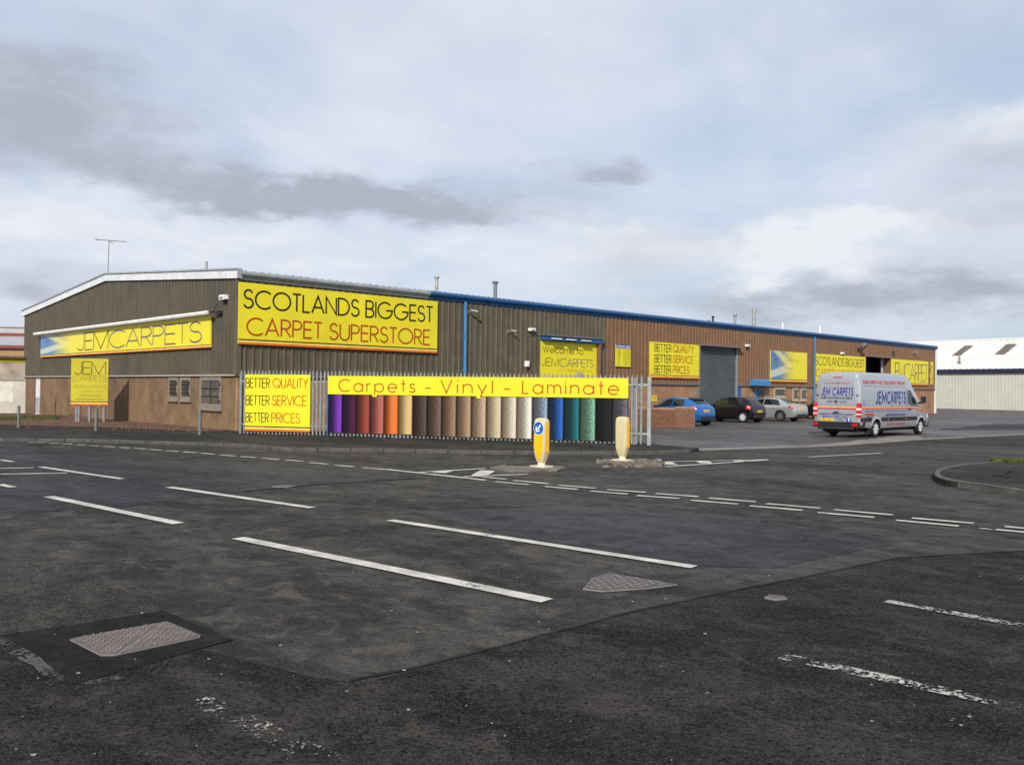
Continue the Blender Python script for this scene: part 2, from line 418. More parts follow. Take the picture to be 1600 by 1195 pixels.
MM['tar'] = road_mat('tar', (.009, .009, .0095), (.016, .016, .0165), .6, .3, .6)
MM['paint'] = paint_mat('paint', (.58, .555, .485), .455)
MM['paint_worn'] = paint_mat('paint_worn', (.52, .50, .45), .605)
MM['paint_ghost'] = paint_mat('paint_ghost', (.50, .48, .44), .655)
MM['dust'] = paint_mat('dust', (.07, .065, .06), .60)

# ------------------------------------------------------------------ thin geometric lettering drawn as strokes
def arc(cx, cy, rx, ry, a0, a1, n=None):
    n = n or max(4, int(abs(a1-a0)/18))
    return [(cx+rx*math.cos(math.radians(a0+(a1-a0)*k/n)), cy+ry*math.sin(math.radians(a0+(a1-a0)*k/n))) for k in range(n+1)]
def circ(cx, cy, r, ry=None): return arc(cx, cy, r, ry or r, 0, 360, 22)
GL = {
 'A': (.74, [[(0, 0), (.37, 1), (.74, 0)], [(.13, .33), (.61, .33)]]),
 'B': (.52, [[(0, .52), (.26, .52)]+arc(.27, .76, .22, .24, -90, 90)+[(.24, 1), (0, 1), (0, 0), (.26, 0)]+arc(.27, .26, .25, .26, -90, 90)]),
 'C': (.86, [arc(.5, .5, .5, .5, 46, 314)]),
 'D': (.70, [[(0, 0), (0, 1), (.2, 1)]+arc(.22, .5, .48, .5, 90, -90)+[(0, 0)]]),
 'E': (.46, [[(.46, 1), (0, 1), (0, 0), (.46, 0)], [(0, .52), (.44, .52)]]),
 'F': (.44, [[(.44, 1), (0, 1), (0, 0)], [(0, .52), (.42, .52)]]),
 'G': (1.0, [arc(.5, .5, .5, .5, 45, 360)+[(.56, .5)]]),
 'H': (.62, [[(0, 0), (0, 1)], [(.62, 0), (.62, 1)], [(0, .52), (.62, .52)]]),
 'I': (.02, [[(.01, 0), (.01, 1)]]),
 'J': (.44, [[(.44, 1), (.44, .22)]+arc(.22, .22, .22, .22, 0, -165)]),
 'K': (.56, [[(0, 0), (0, 1)], [(.52, 1), (0, .42)], [(.16, .58), (.56, 0)]]),
 'L': (.40, [[(0, 1), (0, 0), (.40, 0)]]),
 'M': (.84, [[(0, 0), (0, 1), (.42, 0.02), (.84, 1), (.84, 0)]]), '\u039c': (1.0, [[(0, 0), (0, 1), (.5, .25), (1.0, 1), (1.0, 0)]]),
 'N': (.64, [[(0, 0), (0, 1), (.64, 0), (.64, 1)]]),
 'O': (1.0, [circ(.5, .5, .5)]),
 'P': (.50, [[(0, 0), (0, 1), (.24, 1)]+arc(.24, .74, .26, .26, 90, -90)+[(0, .48)]]),
 'Q': (1.0, [circ(.5, .5, .5), [(.58, .3), (.95, -.04)]]),
 'R': (.52, [[(0, 0), (0, 1), (.24, 1)]+arc(.24, .74, .26, .26, 90, -90)+[(0, .48)], [(.22, .48), (.52, 0)]]),
 'S': (.50, [arc(.25, .755, .215, .245, 20, 268)+arc(.25, .26, .25, .26, 86, -160)]),
 'T': (.48, [[(0, 1), (.48, 1)], [(.24, 1), (.24, 0)]]),
 'U': (.58, [[(0, 1), (0, .29)]+arc(.29, .29, .29, .29, 180, 360)+[(.58, 1)]]),
 'V': (.66, [[(0, 1), (.33, 0), (.66, 1)]]),
 'W': (1.0, [[(0, 1), (.26, 0), (.5, .95), (.74, 0), (1, 1)]]),
 'X': (.6, [[(0, 0), (.6, 1)], [(0, 1), (.6, 0)]]),
 'Y': (.6, [[(0, 1), (.3, .46), (.6, 1)], [(.3, .46), (.3, 0)]]),
 'Z': (.56, [[(0, 1), (.56, 1), (0, 0), (.56, 0)]]),
 'a': (.68, [circ(.34, .34, .34), [(.68, .69), (.68, 0)]]),
 'b': (.68, [circ(.34, .34, .34), [(0, 1), (0, 0)]]),
 'c': (.58, [arc(.34, .34, .34, .34, 50, 310)]),
 'd': (.68, [circ(.34, .34, .34), [(.68, 1), (.68, 0)]]),
 'e': (.68, [[(.02, .35), (.68, .35)]+arc(.34, .34, .34, .34, 0, 318)]),
 'f': (.30, [arc(.30, .82, .16, .18, 90, 180)+[(.14, 0)], [(0, .66), (.30, .66)]]),
 'g': (.68, [circ(.34, .34, .34), [(.68, .69), (.68, -.05)]+arc(.35, -.05, .33, .24, 0, -160)]),
 'h': (.54, [[(0, 1), (0, 0)], [(0, .40)]+arc(.27, .41, .27, .27, 180, 0)+[(.54, 0)]]),
 'i': (.02, [[(.01, .68), (.01, 0)], [(.01, .86), (.01, .95)]]),
 'j': (.1, [[(.08, .68), (.08, -.2)], [(.08, .86), (.08, .95)]]),
 'k': (.46, [[(0, 0), (0, 1)], [(.42, .68), (0, .28)], [(.14, .40), (.46, 0)]]),
 'l': (.02, [[(.01, 1), (.01, 0)]]),
 'm': (.90, [[(0, .69), (0, 0)], [(0, .44)]+arc(.225, .455, .225, .225, 180, 0)+[(.45, 0)], [(.45, .44)]+arc(.675, .455, .225, .225, 180, 0)+[(.90, 0)]]),
 'n': (.54, [[(0, .69), (0, 0)], [(0, .40)]+arc(.27, .41, .27, .27, 180, 0)+[(.54, 0)]]),
 'o': (.68, [circ(.34, .34, .34)]),
 'p': (.68, [circ(.34, .34, .34), [(0, .69), (0, -.28)]]),
 'q': (.68, [circ(.34, .34, .34), [(.68, .69), (.68, -.28)]]),
 'r': (.28, [[(0, .69), (0, 0)], [(0, .42)]+arc(.26, .42, .26, .26, 180, 85)]),
 's': (.38, [arc(.19, .515, .165, .165, 20, 268)+arc(.19, .175, .19, .175, 86, -160)]),
 't': (.32, [[(.16, 1), (.16, 0)], [(0, .68), (.32, .68)]]),
 'u': (.54, [[(0, .68), (0, .27)]+arc(.27, .27, .27, .27, 180, 360)+[(.54, .68)], [(.54, .3), (.54, 0)]]),
 'v': (.50, [[(0, .68), (.25, 0), (.5, .68)]]),
 'w': (.76, [[(0, .68), (.19, 0), (.38, .66), (.57, 0), (.76, .68)]]),
 'y': (.52, [[(0, .68), (.27, .02)], [(.52, .68), (.16, -.28)]]),
 '0': (.56, [circ(.28, .5, .28, .5)]), '1': (.2, [[(0, .8), (.16, 1), (.16, 0)]]),
 '2': (.54, [arc(.27, .73, .26, .27, 170, -35)+[(0, 0), (.54, 0)]]),
 '3': (.52, [arc(.25, .75, .22, .25, 150, -90)+arc(.25, .25, .26, .25, 90, -150)]),
 '4': (.56, [[(.42, 0), (.42, 1), (0, .28), (.56, .28)]]),
 '5': (.52, [[(.48, 1), (.12, 1), (.06, .56)]+arc(.25, .33, .26, .33, 115, -150)]),
 '6': (.54, [[(.36, 1), (.04, .46)], circ(.27, .3, .27, .3)]),
 '7': (.5, [[(0, 1), (.5, 1), (.14, 0)]]),
 '8': (.52, [circ(.26, .76, .21, .24), circ(.26, .26, .26, .26)]),
 '9': (.54, [circ(.27, .7, .27, .3), [(.5, .54), (.18, 0)]]),
 '.': (.06, [[(.03, 0), (.03, .08)]]), ':': (.06, [[(.03, .1), (.03, .18)], [(.03, .5), (.03, .58)]]),
 '-': (.34, [[(0, .36), (.34, .36)]]), ',': (.06, [[(.05, .1), (.0, -.12)]]), "'": (.04, [[(.02, 1), (.02, .8)]]), '/': (.4, [[(0, 0), (.4, 1)]]),
}
def ribbon(mb, pts, w, fn, lift):
    closed = math.hypot(pts[0][0]-pts[-1][0], pts[0][1]-pts[-1][1]) < 1e-6 and len(pts) > 3
    if closed: pts = pts[:-1]
    q = [pts[0]]
    for p in pts[1:]:
        if math.hypot(p[0]-q[-1][0], p[1]-q[-1][1]) > 1e-5: q.append(p)
    n = len(q); L = []; R = []
    for i, p in enumerate(q):
        a = q[i-1] if (i > 0 or closed) else None; b = q[(i+1) % n] if (i < n-1 or closed) else None
        def nrm(s, e):
            dx, dy = e[0]-s[0], e[1]-s[1]; l = math.hypot(dx, dy); return -dy/l, dx/l
        if a is None: nx, ny = nrm(p, b); k = 1
        elif b is None: nx, ny = nrm(a, p); k = 1
        else:
            n1, n2 = nrm(a, p), nrm(p, b); nx, ny = n1[0]+n2[0], n1[1]+n2[1]; l = math.hypot(nx, ny) or 1
            nx, ny = nx/l, ny/l; k = min(2.6, 1/max(.25, nx*n1[0]+ny*n1[1]))
        h = w/2*k; L.append((p[0]+nx*h, p[1]+ny*h)); R.append((p[0]-nx*h, p[1]-ny*h))
    i0 = len(mb.v); mb.v += [Vector(fn(x, y, lift)) for x, y in L] + [Vector(fn(x, y, lift)) for x, y in R]
    for i in range(n if closed else n-1): j = (i+1) % n; mb.f.append((i0+i, i0+j, i0+n+j, i0+n+i))
def text_mb(string, a0, a1, b0, h, fn, sw=.08, track=.14, space=.34, slant=0.0, xs=None, bold=False):
    """letters from a0 to a1 along the surface, cap height h on baseline b0; fn(a, b, lift) -> point"""
    x = 0; items = []
    for ch in string:
        if bold and ch == 'M': ch = '\u039c'
        if ch == ' ': x += space; continue
        g = GL.get(ch) or GL[ch.upper()]; items.append((x, g[1])); x += g[0]+track
    x -= track; k = (a1-a0)/x if a1 is not None else h*(xs or 1)
    mb = MB(); c = 0
    for ox, strokes in items:
        for st in strokes:
            if bold:   # condensed bold: stems squeezed together with the letter
                ribbon(mb, [(ox+px, sw/2+py*(1-sw)) for px, py in st], sw, lambda x_, y_, l_: fn(a0+x_*k+slant*y_*h, b0+y_*h, l_), (c % 4)*.0006); c += 1; continue
            ribbon(mb, [(a0+(ox+px)*k+slant*py*h, b0+py*h) for px, py in st], sw*h, fn, (c % 4)*.0006); c += 1
    return mb
def text(name, string, a0, a1, b0, h, fn, m, parent, world=True, **kw):
    return obj(name, text_mb(string, a0, a1, b0, h, fn, **kw), m, parent, world, fix=False)
def on(pl, off): return lambda a, b, l=0: pl.p(a, b, off+l)

# ------------------------------------------------------------------ ground, roads, pavements
def sheet(name, px, z, m, parent=None, world_pts=None, kind=True):
    pts = world_pts or [gp(u, v) for u, v in px]
    mb = MB().poly([(p[0], p[1], z) for p in pts])
    me_bm = mb
    o = obj(name, me_bm, m, parent)
    bm = bmesh.new(); bm.from_mesh(o.data); bmesh.ops.triangulate(bm, faces=bm.faces)
    for f in bm.faces:
        if f.normal.z < 0: f.normal_flip()
    bm.to_mesh(o.data); bm.free()
    if parent is None and kind: struct(o)
    return o
def rough_px(px, amp, step=.35):
    """resample a pixel outline on the ground with a ragged edge"""
    g = [gp(u, v) for u, v in px]; out = []
    for i, p in enumerate(g):
        q = g[(i+1) % len(g)]; d = (q-p).length; n = max(1, int(d/step))
        for k in range(n):
            w = p.lerp(q, k/n); j = amp if k else amp*.3
            out.append(Vector((w.x+random.uniform(-j, j), w.y+random.uniform(-j, j), 0)))
    return out
sheet('ground', None, -.03, MM['ground'], world_pts=[(-700, -300), (700, -300), (700, 900), (-700, 900)])
road = sheet('road', None, 0, MM['road'], world_pts=[(-90, -40), (90, -40), (90, 62), (-90, 62)])
# older, rougher surfacing of the near lanes and patches of different age
sheet('rough_surface', None, .004, MM['road_rough'], road, world_pts=rough_px([(-700, 1900), (2300, 1900), (2600, 960), (1640, 858), (1400, 872), (1240, 905), (1100, 932), (860, 990), (640, 1050), (560, 1068), (420, 1040), (300, 1012), (60, 1000), (-800, 1090)], .035))
sheet('old_surface', None, .004, MM['road_old'], road, world_pts=rough_px([(-300, 840), (60, 860), (200, 925), (255, 955), (0, 993), (-500, 1010)], .04))
sheet('smooth_surface', None, .004, MM['road_smooth'], road, world_pts=rough_px([(-500, 700), (60, 702), (420, 726), (650, 748), (520, 756), (380, 768), (200, 790), (60, 800), (-500, 806)], .05, .6))
sheet('smooth_surface', None, .004, MM['road_smooth'], road, world_pts=rough_px([(640, 800), (900, 790), (1160, 812), (1400, 850), (1210, 888), (1020, 880), (800, 836)], .06, .5))
sheet('bedding_patch', None, .008, MM['road_new'], road, world_pts=rough_px([(0, 994), (255, 955), (365, 1000), (112, 1071)], .012, .2))
def strip_px(name, pts, w, z, m, parent, jit=0.0, step=None):
    g = [gp(u, v) for u, v in pts]
    if step:
        r = []
        for a, b in zip(g, g[1:]):
            n = max(1, int((b-a).length/step)); r += [a.lerp(b, k/n) for k in range(n)]
        g = r+[g[-1]]
    L = []; R = []
    for i, p in enumerate(g):
        d = ((g[min(i+1, len(g)-1)]-g[max(i-1, 0)])).normalized(); n = Vector((-d.y, d.x, 0))
        h = w/2*(1+random.uniform(-jit, jit)); o = n*random.uniform(-jit, jit)*w*.4
        L.append(p+o+n*h+Z*z); R.append(p+o-n*h+Z*z)
    return obj(name, MB().grid([L, R]), m, parent, fix=False)
strip_px('dust_line', [(0, 1000), (60, 1040), (112, 1074)], .09, .010, MM['dust'], road, .3, .15)
strip_px('dust_line', [(70, 1066), (112, 1074), (190, 1060)], .11, .010, MM['dust'], road, .3, .15)
strip_px('tar_seam', [(545, 1064), (640, 1046), (760, 1016), (860, 990), (990, 956), (1100, 932), (1240, 905)], .03, .010, MM['tar'], road, .5, .2)
strip_px('tar_seam', [(380, 768), (500, 757), (660, 747)], .05, .010, MM['tar'], road, .5, .3)
strip_px('tar_seam', [(1240, 905), (1400, 872), (1640, 858)], .03, .010, MM['tar'], road, .5, .3)
MARK = []
def mark(x0, y0, x1, y1, w, k='paint', z=.013):
    p, q = gp(x0, y0), gp(x1, y1); d = (q-p).normalized(); n = Vector((-d.y, d.x, 0))*w/2
    N = max(2, int((q-p).length/.25)); L = []; R = []
    for i in range(N+1):
        c = p.lerp(q, i/N); L.append(c+n*random.uniform(.93, 1.05)+Z*z); R.append(c-n*random.uniform(.93, 1.05)+Z*z)
    return obj('painted_line', MB().grid([L, R]), MM[k], road, fix=False)
for a in [(45, 691.5, 72, 692), (77.5, 692.8, 92.5, 693.4), (97.5, 693.8, 112, 694.5), (120, 695, 135, 695.8), (140, 696.5, 156, 697.5), (162, 697.9, 179, 698.8),
          (186.5, 699.5, 203, 700.5), (209.5, 700.8, 227.5, 702), (233, 702.6, 252.5, 703.9), (259, 704.5, 279.5, 706), (285.5, 706.5, 307, 708),
          (314, 708.5, 335, 710.2), (344.5, 711.3, 367.5, 713), (376, 713.8, 400, 715.6), (409, 716.4, 436, 718.5), (446, 719, 474, 721.3), (483, 723.2, 512, 725.7), (523, 727.2, 553, 730), (567, 731.3, 602, 734)]:
    mark(*a, .12)
for a in [(0, 719, 20, 722), (0, 732.3, 53, 731.3), (0, 741.6, 106, 739.7), (0, 757.6, 20, 762)]: mark(*a, .13)
mark(63, 730, 191, 749, .14)
mark(76, 776.5, 279, 819, .17); mark(264, 761.7, 488, 794.3, .16); mark(609, 813.5, 1085, 887, .16); mark(372, 841.5, 855, 940, .18)
mark(603, 733.8, 758, 750.8, .15); mark(656, 738.4, 759, 732.4, .14); mark(725, 745.3, 825, 741.4, .12); mark(748, 744.8, 790, 749.4, .12)
mark(685, 739.6, 698, 736.6, .32, z=.017); mark(748, 744, 762, 736, .34, z=.017)
for a in [(774, 753.3, 827, 758), (802, 751.2, 857, 756.5), (851.5, 760.8, 902, 765.3), (873, 758.7, 930, 763.6), (922, 768, 981, 772.7), (949, 765.7, 1009, 769.9),
          (995, 774.9, 1061, 779.7), (1024, 771.7, 1091, 776.7), (1079, 782.3, 1153, 788.4), (1108, 778.9, 1181, 784.8),
          (1172, 791, 1254, 798.3), (1198, 787.6, 1282, 794.8), (1278, 801.6, 1366, 809.3), (1304, 797.3, 1395, 805.4), (1400, 813.6, 1498, 822.8), (1425, 810.2, 1522, 818.6),
          (1556, 828.3, 1650, 837), (1570, 823.4, 1660, 832)]: mark(*a, .125)
mark(1040, 722, 1199, 718.6, .13); mark(1040, 730, 1199, 719.2, .14, z=.017)
mark(1040, 722.8, 1048, 727.3, .34, z=.021); mark(1096, 721.5, 1104, 724.8, .34, z=.021); mark(1151, 719.9, 1156, 721.6, .3, z=.021)
mark(1264, 714.3, 1377, 708.4, .13)
mark(1385, 940.5, 1660, 990, .12, 'paint_worn'); mark(1222, 1027, 1700, 1130, .15, 'paint_worn'); mark(310, 1095, 560, 1215, .16, 'paint_ghost')
mark(880, 745, 1000, 747, .10, 'paint_ghost'); mark(1530, 826, 1556, 829, .10, 'paint_worn')
# small chips of paint and grit left on the carriageway: too many to count
gm = MB()
for k in range(90):
    u, v = random.uniform(-50, 1650), 800+395*random.random()**.8
    p = gp(u, v); r = random.choice([.004, .006, .008, .011, .016]); n = random.randint(4, 6); a0 = random.random()*6
    gm.prism([(p.x+r*random.uniform(.5, 1.2)*math.cos(a0+6.283*i/n), p.y+r*random.uniform(.4, 1)*math.sin(a0+6.283*i/n)) for i in range(n)], .009, .013, False)
struct(obj('grit', gm, mat('grit', (.22, .21, .20), .8, 0, .4, 7), road), 'stuff')

# ---- pavement in front of the building, with its kerb stones
PZ = .10
front = [(-60, 683), (0, 684.6), (100, 685.6), (200, 687.6), (300, 690.6), (400, 694.6), (450, 699.5), (540, 700.5), (600, 700.9), (700, 703.2), (800, 704.6), (900, 705.2), (1000, 705), (1060, 703.6), (1092, 701.4)]
fr = [gp(u, v, PZ) for u, v in front]
fr = [fr[0]+(fr[0]-fr[1]).normalized()*14] + fr
def resample(pts, step):
    out = [pts[0]]; rem = step
    for a, b in zip(pts, pts[1:]):
        L = (b-a).length; d = rem
        while d <= L: out.append(a.lerp(b, d/L)); d += step
        rem = d-L
    return out
back = [gp(1092, 699.5, PZ), gp(1012, 693, PZ), gp(990, 690, PZ)+Vector((0, .6, 0)), gp(500, 676, PZ)+Vector((0, 1.2, 0)), gp(372, 671, PZ), gp(200, 668, PZ), gp(0, 664, PZ)]
back.append(back[-1]+Vector((-16, 6, 0)))
inner = []
for i, p in enumerate(fr):
    d = (fr[min(i+1, len(fr)-1)]-fr[max(0, i-1)]).normalized(); inner.append(p+Vector((-d.y, d.x, 0))*.125)
pv = MB().prism([(p.x, p.y) for p in inner+back], -.02, PZ-.004)
pave = struct(obj('pavement', pv, MM['pave']))
ks = MB(); c = .018
ks.hexa([(0, 0, -.05), (.9, 0, -.05), (.9, .125, -.05), (0, .125, -.05), (.004, 0, PZ-c), (.896, 0, PZ-c), (.896, .125, PZ), (.004, .125, PZ)])
ks.hexa([(.004, .0, PZ-c+.0005), (.896, .0, PZ-c+.0005), (.896, .124, PZ-c+.0005), (.004, .124, PZ-c+.0005), (.004, c, PZ+.002), (.896, c, PZ+.002), (.896, .123, PZ+.002), (.004, .123, PZ+.002)])
kme = ks.mesh('kerb_stone'); kme.materials.append(MM['kerb'])
for a, b in zip(resample(fr, .915), resample(fr, .915)[1:]):
    d = b-a
    inst('kerb_stone', kme, pave, a-base_of(pave)-Z*PZ+Z*random.uniform(-.006, .004), math.atan2(d.y, d.x), scale=((b-a).length/.915, 1, 1))
# ---- yard with a flush concrete edging along the road
edge = [(1096, 703.6), (1160, 702), (1230, 699.8), (1324, 696.2), (1441, 687.3), (1600, 679), (1760, 671)]
ye = [gp(u, v) for u, v in edge]
yard = sheet('yard', None, .006, MM['yard'], world_pts=[gp(1012, 697)+Vector((0, .3, 0))]+ye+[(75, 50), (95, 62), (95, 150), (20, 150), (-6, 44), (-9.6, 33.5)])
ks2 = MB().hexa([(0, 0, -.05), (.9, 0, -.05), (.9, .3, -.05), (0, .3, -.05), (.005, .004, .022), (.895, .004, .022), (.895, .296, .026), (.005, .296, .026)])
km2 = ks2.mesh('edging_stone'); km2.materials.append(MM['concrete'])
for a, b in zip(resample(ye, .93), resample(ye, .93)[1:]):
    d = b-a
    if a.x < 34: inst('edging_stone', km2, yard, Vector((a.x, a.y, 0))-base_of(yard)+Z*random.uniform(-.008, .004), math.atan2(d.y, d.x))
sheet('concrete_apron', None, .011, MM['concrete'], yard, world_pts=rough_px([(1260, 696), (1330, 690), (1395, 681.5), (1440, 681), (1441, 686), (1330, 694.5)], .12))
sheet('concrete_apron', None, .011, MM['concrete'], yard, world_pts=rough_px([(1010, 700), (1092, 701), (1230, 697), (1240, 698.6), (1098, 703)], .05))
sheet('dark_patch', None, .011, MM['road_smooth'], yard, world_pts=rough_px([(1460, 672), (1560, 662), (1700, 664), (1700, 668), (1560, 672)], .2))
strip_px('dark_strip', [(1262, 676.5), (1300, 675), (1420, 671)], .10, .015, MM['tar'], yard)  # thin dark strip across the yard by the van
for a in ([(1040, 672.5), (1075, 672.9)], [(1030, 683.5), (1062, 682)], [(1065, 690.5), (1130, 688.5)]): strip_px('bay_line', a, .10, .015, MM['paint_worn'], yard)
# ---- gravel bed and grass at the foot of the gable
sheet('gravel_bed', None, PZ+.006, MM['gravel'], world_pts=rough_px([(-140, 664), (0, 667.5), (150, 671), (318, 678), (350, 677), (368, 668), (200, 655), (60, 650), (-140, 648)], .06, .5))
gb = MB()
for k in range(2600):
    w = random.random(); u = random.uniform(-60, 95)
    p = gp(u, random.uniform(650.5, 655.5)+ (1.5 if u < 30 else 0), .1); h = random.uniform(.04, .13); a = random.random()*6.28; l = random.uniform(-.05, .05)
    gb.poly([(p.x-.02*math.cos(a), p.y-.02*math.sin(a), .1), (p.x+.02*math.cos(a), p.y+.02*math.sin(a), .1), (p.x+l, p.y+l, .1+h)])
struct(obj('grass', gb, MM['grass_dry'], fix=False), 'stuff')
st = MB()
for k in range(420):
    u = random.uniform(0, 330); v = random.uniform(659, 666.5+u*.034)
    p = gp(u, v, .1); r = random.choice([.012, .016, .02, .02, .035])
    if (p-C0).dot(-D1) < .15: continue
    st.hexa([(p.x+sx*r*random.uniform(.7, 1.2), p.y+sy*r*random.uniform(.7, 1.2), z) for z in (.1, .1+r) for sx, sy in ((-1, -1), (1, -1), (1, 1), (-1, 1))])
struct(obj('gravel', st, mat('stone', (.13, .08, .06), .95, 0, .5, 9)), 'stuff')

# ---- kerbed corner on the right with rough ground, grass and a fallen branch
kr = [(1700, 716), (1620, 717.5), (1544, 721), (1498, 725), (1475, 729), (1460, 733.2), (1456.5, 738.5), (1463, 745), (1476, 749.2), (1500, 752.2), (1550, 759), (1600, 766), (1680, 779)]
kp = [gp(u, v, .12) for u, v in kr]
def smooth_path(p, it=2):
    for _ in range(it):
        q = [p[0]]
        for a, b in zip(p, p[1:]): q += [a.lerp(b, .25), a.lerp(b, .75)]
        p = q+[p[-1]]
    return p
kp = smooth_path(kp)
corner = struct(obj('corner_verge', MB().prism([(p.x, p.y) for p in kp]+[(kp[-1].x+4, kp[-1].y+2), (kp[0].x+4, kp[0].y)], -.02, .112), MM['pave']))
def kerb_run(parent, path, step, wd, h, m, name='kerb_stone'):
    pts = resample(path, step)
    for a, b in zip(pts, pts[1:]):
        d = (b-a).normalized(); n = Vector((-d.y, d.x, 0)); g = d*.006
        a, b = Vector((a.x, a.y, 0)), Vector((b.x, b.y, 0)); j = random.uniform(-.006, .006)
        mb = MB().hexa([a+g-Z*.04, b-g-Z*.04, b-g+n*wd-Z*.04, a+g+n*wd-Z*.04, a+g+Z*(h-.02+j), b-g+Z*(h-.02+j), b-g+n*wd+Z*(h+j), a+g+n*wd+Z*(h+j)])
        mb.hexa([a+g+n*.018+Z*(h-.019+j), b-g+n*.018+Z*(h-.019+j), b-g+n*(wd-.001)+Z*(h-.019+j), a+g+n*(wd-.001)+Z*(h-.019+j),
                 a+g+n*.03+Z*(h+.003+j), b-g+n*.03+Z*(h+.003+j), b-g+n*(wd-.003)+Z*(h+.003+j), a+g+n*(wd-.003)+Z*(h+.003+j)])
        obj(name, mb, m, parent)
kerb_run(corner, kp, .62, .13, .118, mat('kerb_pale', (.10, .097, .088), .85, 0, .25, 3, bump=.3))
gb = MB()
for k in range(4200):
    u, v = random.uniform(1545, 1680), 0; t = (u-1545)/135
    t = random.random()**.6; u = 1545+t*135; v = 720.3-1.6*t+random.uniform(-.2, 1)*4.2*min(1, t*1.8); p = gp(u, v, .12)
    h = random.uniform(.03, .10); a = random.random()*6.28; l = random.uniform(-.04, .04)
    gb.poly([(p.x-.015*math.cos(a), p.y-.015*math.sin(a), .11), (p.x+.015*math.cos(a), p.y+.015*math.sin(a), .11), (p.x+l, p.y+l, .11+h)])
struct(obj('verge_grass', gb, MM['grass'], fix=False), 'stuff')
br = MB()
bp = [gp(1551, 742, .13), gp(1566, 742.5, .15), gp(1571, 740.5, .17), gp(1578, 737, .24), gp(1584, 736.5, .2), gp(1591, 738.5, .14)]
for i in range(len(bp)-1): br.tube(bp[i], bp[i+1], .018-.002*i, .016-.002*i, 6)
br.tube(gp(1578, 737, .24), gp(1581, 733.5, .33), .009, .004, 5); br.tube(gp(1571, 740.5, .17), gp(1569, 744, .13), .010, .005, 5)
tag(obj('fallen_branch', br, MM['bark'], smooth=True), 'dark bare twig lying on the kerbed corner at the right', 'branch')

# ---- covers in the road
def plane_cover(name, label, poly, split, px_rows, mt, studs):
    g = [gp(u, v) for u, v in poly]; c = sum(g, Vector())/len(g)
    t = thing(name, label, 'manhole cover', (c.x, c.y, 0), 0)
    obj('frame', MB().prism([(p.x, p.y) for p in g], .004, .016), MM['iron_rim'], t)
    def shrink(P, k):
        m = sum(P, Vector())/len(P); return [m+(p-m)*k for p in P]
    for half in split:
        h = shrink([gp(u, v) for u, v in half], .955)
        pl = obj('plate', MB().prism([(p.x, p.y) for p in h], .005, .019), mt, t)
    # raised studs
    mb = MB(); lo = Vector((min(p.x for p in g), min(p.y for p in g), 0)); hi = Vector((max(p.x for p in g), max(p.y for p in g), 0))
    def inside(p, P):
        r = False
        for a, b in zip(P, P[1:]+P[:1]):
            if (a.y > p.y) != (b.y > p.y) and p.x < (b.x-a.x)*(p.y-a.y)/(b.y-a.y)+a.x: r = not r
        return r
    e = (g[1]-g[0]).normalized(); f = Vector((-e.y, e.x, 0)); H = [shrink([gp(u, v) for u, v in half], .88) for half in split]
    for i in range(-60, 60):
        for j in range(-60, 60):
            p = c+e*(i*studs)+f*(j*studs+(i % 2)*studs*.5)
            if any(inside(p, h) for h in H):
                q = studs*.30; s2 = 1 if (i+j) % 2 else -1
                a, b = (e+f*s2).normalized(), (f-e*s2).normalized()
                mb.hexa([p+a*x*q*1.25+b*y*q*.55+Z*z for z in (.018, .024) for x, y in ((-1, -1), (1, -1), (1, 1), (-1, 1))])
    struct(obj('tread', mb, MM['stud'], t), 'stuff')
    return t
plane_cover('manhole_cover', 'large two part rectangular iron cover with clipped corners in dark bedding at lower left', [(109, 1002), (120, 998.5), (257, 974), (265, 975), (313.5, 995), (312, 998), (181, 1026.3), (157, 1026.6)],
            [[(109, 1002), (120, 998.5), (257, 974), (181, 1026.3), (157, 1026.6)], [(258, 974), (265, 975), (313.5, 995), (312, 998), (183, 1026)]], 0, MM['iron'], .046)
plane_cover('manhole_cover', 'triangular studded iron cover in the lane beside the long white dash', [(911, 922), (927, 904.5), (952, 897), (1058, 915), (1015, 920.6), (941, 925.6)],
            [[(911, 922), (927, 904.5), (952, 897), (1058, 915), (1015, 920.6), (941, 925.6)]], 0, mat('iron_wet', (.075, .068, .064), .45, .3, .2, 5), .085)
for name, lb, pl in (('valve_cover', 'small grey valve cover flush with the asphalt in the right foreground', [(1194, 936), (1203, 931.5), (1222, 933), (1230, 937.5), (1212, 939)]),
                     ('valve_cover', 'small pale cover in the road seam before the carpet fence', [(425, 761.2), (440, 758.9), (463, 759.6), (450, 762.6)])):
    g = [gp(*p) for p in pl]; c = sum(g, Vector())/len(g)
    t = thing(name, lb, 'cover', (c.x, c.y, 0)); obj('frame', MB().prism([(p.x, p.y) for p in g], .005, .017), MM['iron_rim'], t)
    obj('lid', MB().prism([(c.x+(p.x-c.x)*.8, c.y+(p.y-c.y)*.8) for p in g], .008, .020), MM['iron'], t)

# ------------------------------------------------------------------ the carpet warehouse
B = thing('carpet_warehouse', 'long low warehouse with brown ribbed cladding, tan rendered base and blue eaves', 'warehouse', C0)
def clad_mb(pl, a0, a1, z0, ztop, off=.03, pitch=.335, depth=.04, zbot=None):
    xs = []; x = math.floor(a0/pitch)*pitch
    while x < a1+pitch:
        for dxx, o in ((0, 0), (.225, 0), (.250, depth), (.310, depth)):
            if a0 < x+dxx < a1: xs.append((x+dxx, o))
        x += pitch
    xs = [(a0, 0)]+xs+[(a1, 0)]
    lo = []; hi = []; bk0 = []; bk1 = []
    for a, o in xs:
        lo.append(pl.p(a, z0, off+o)); hi.append(pl.p(a, ztop(a), off+o))
    mb = MB().grid([lo, hi]); mb.grid([[pl.p(a, z0, .0) for a, o in xs], lo]); return mb
def opening(mb, pl, s0, s1, z0, z1, o0, o1): mb.pbox(pl, s0, s1, z0, z1, o0, o1)
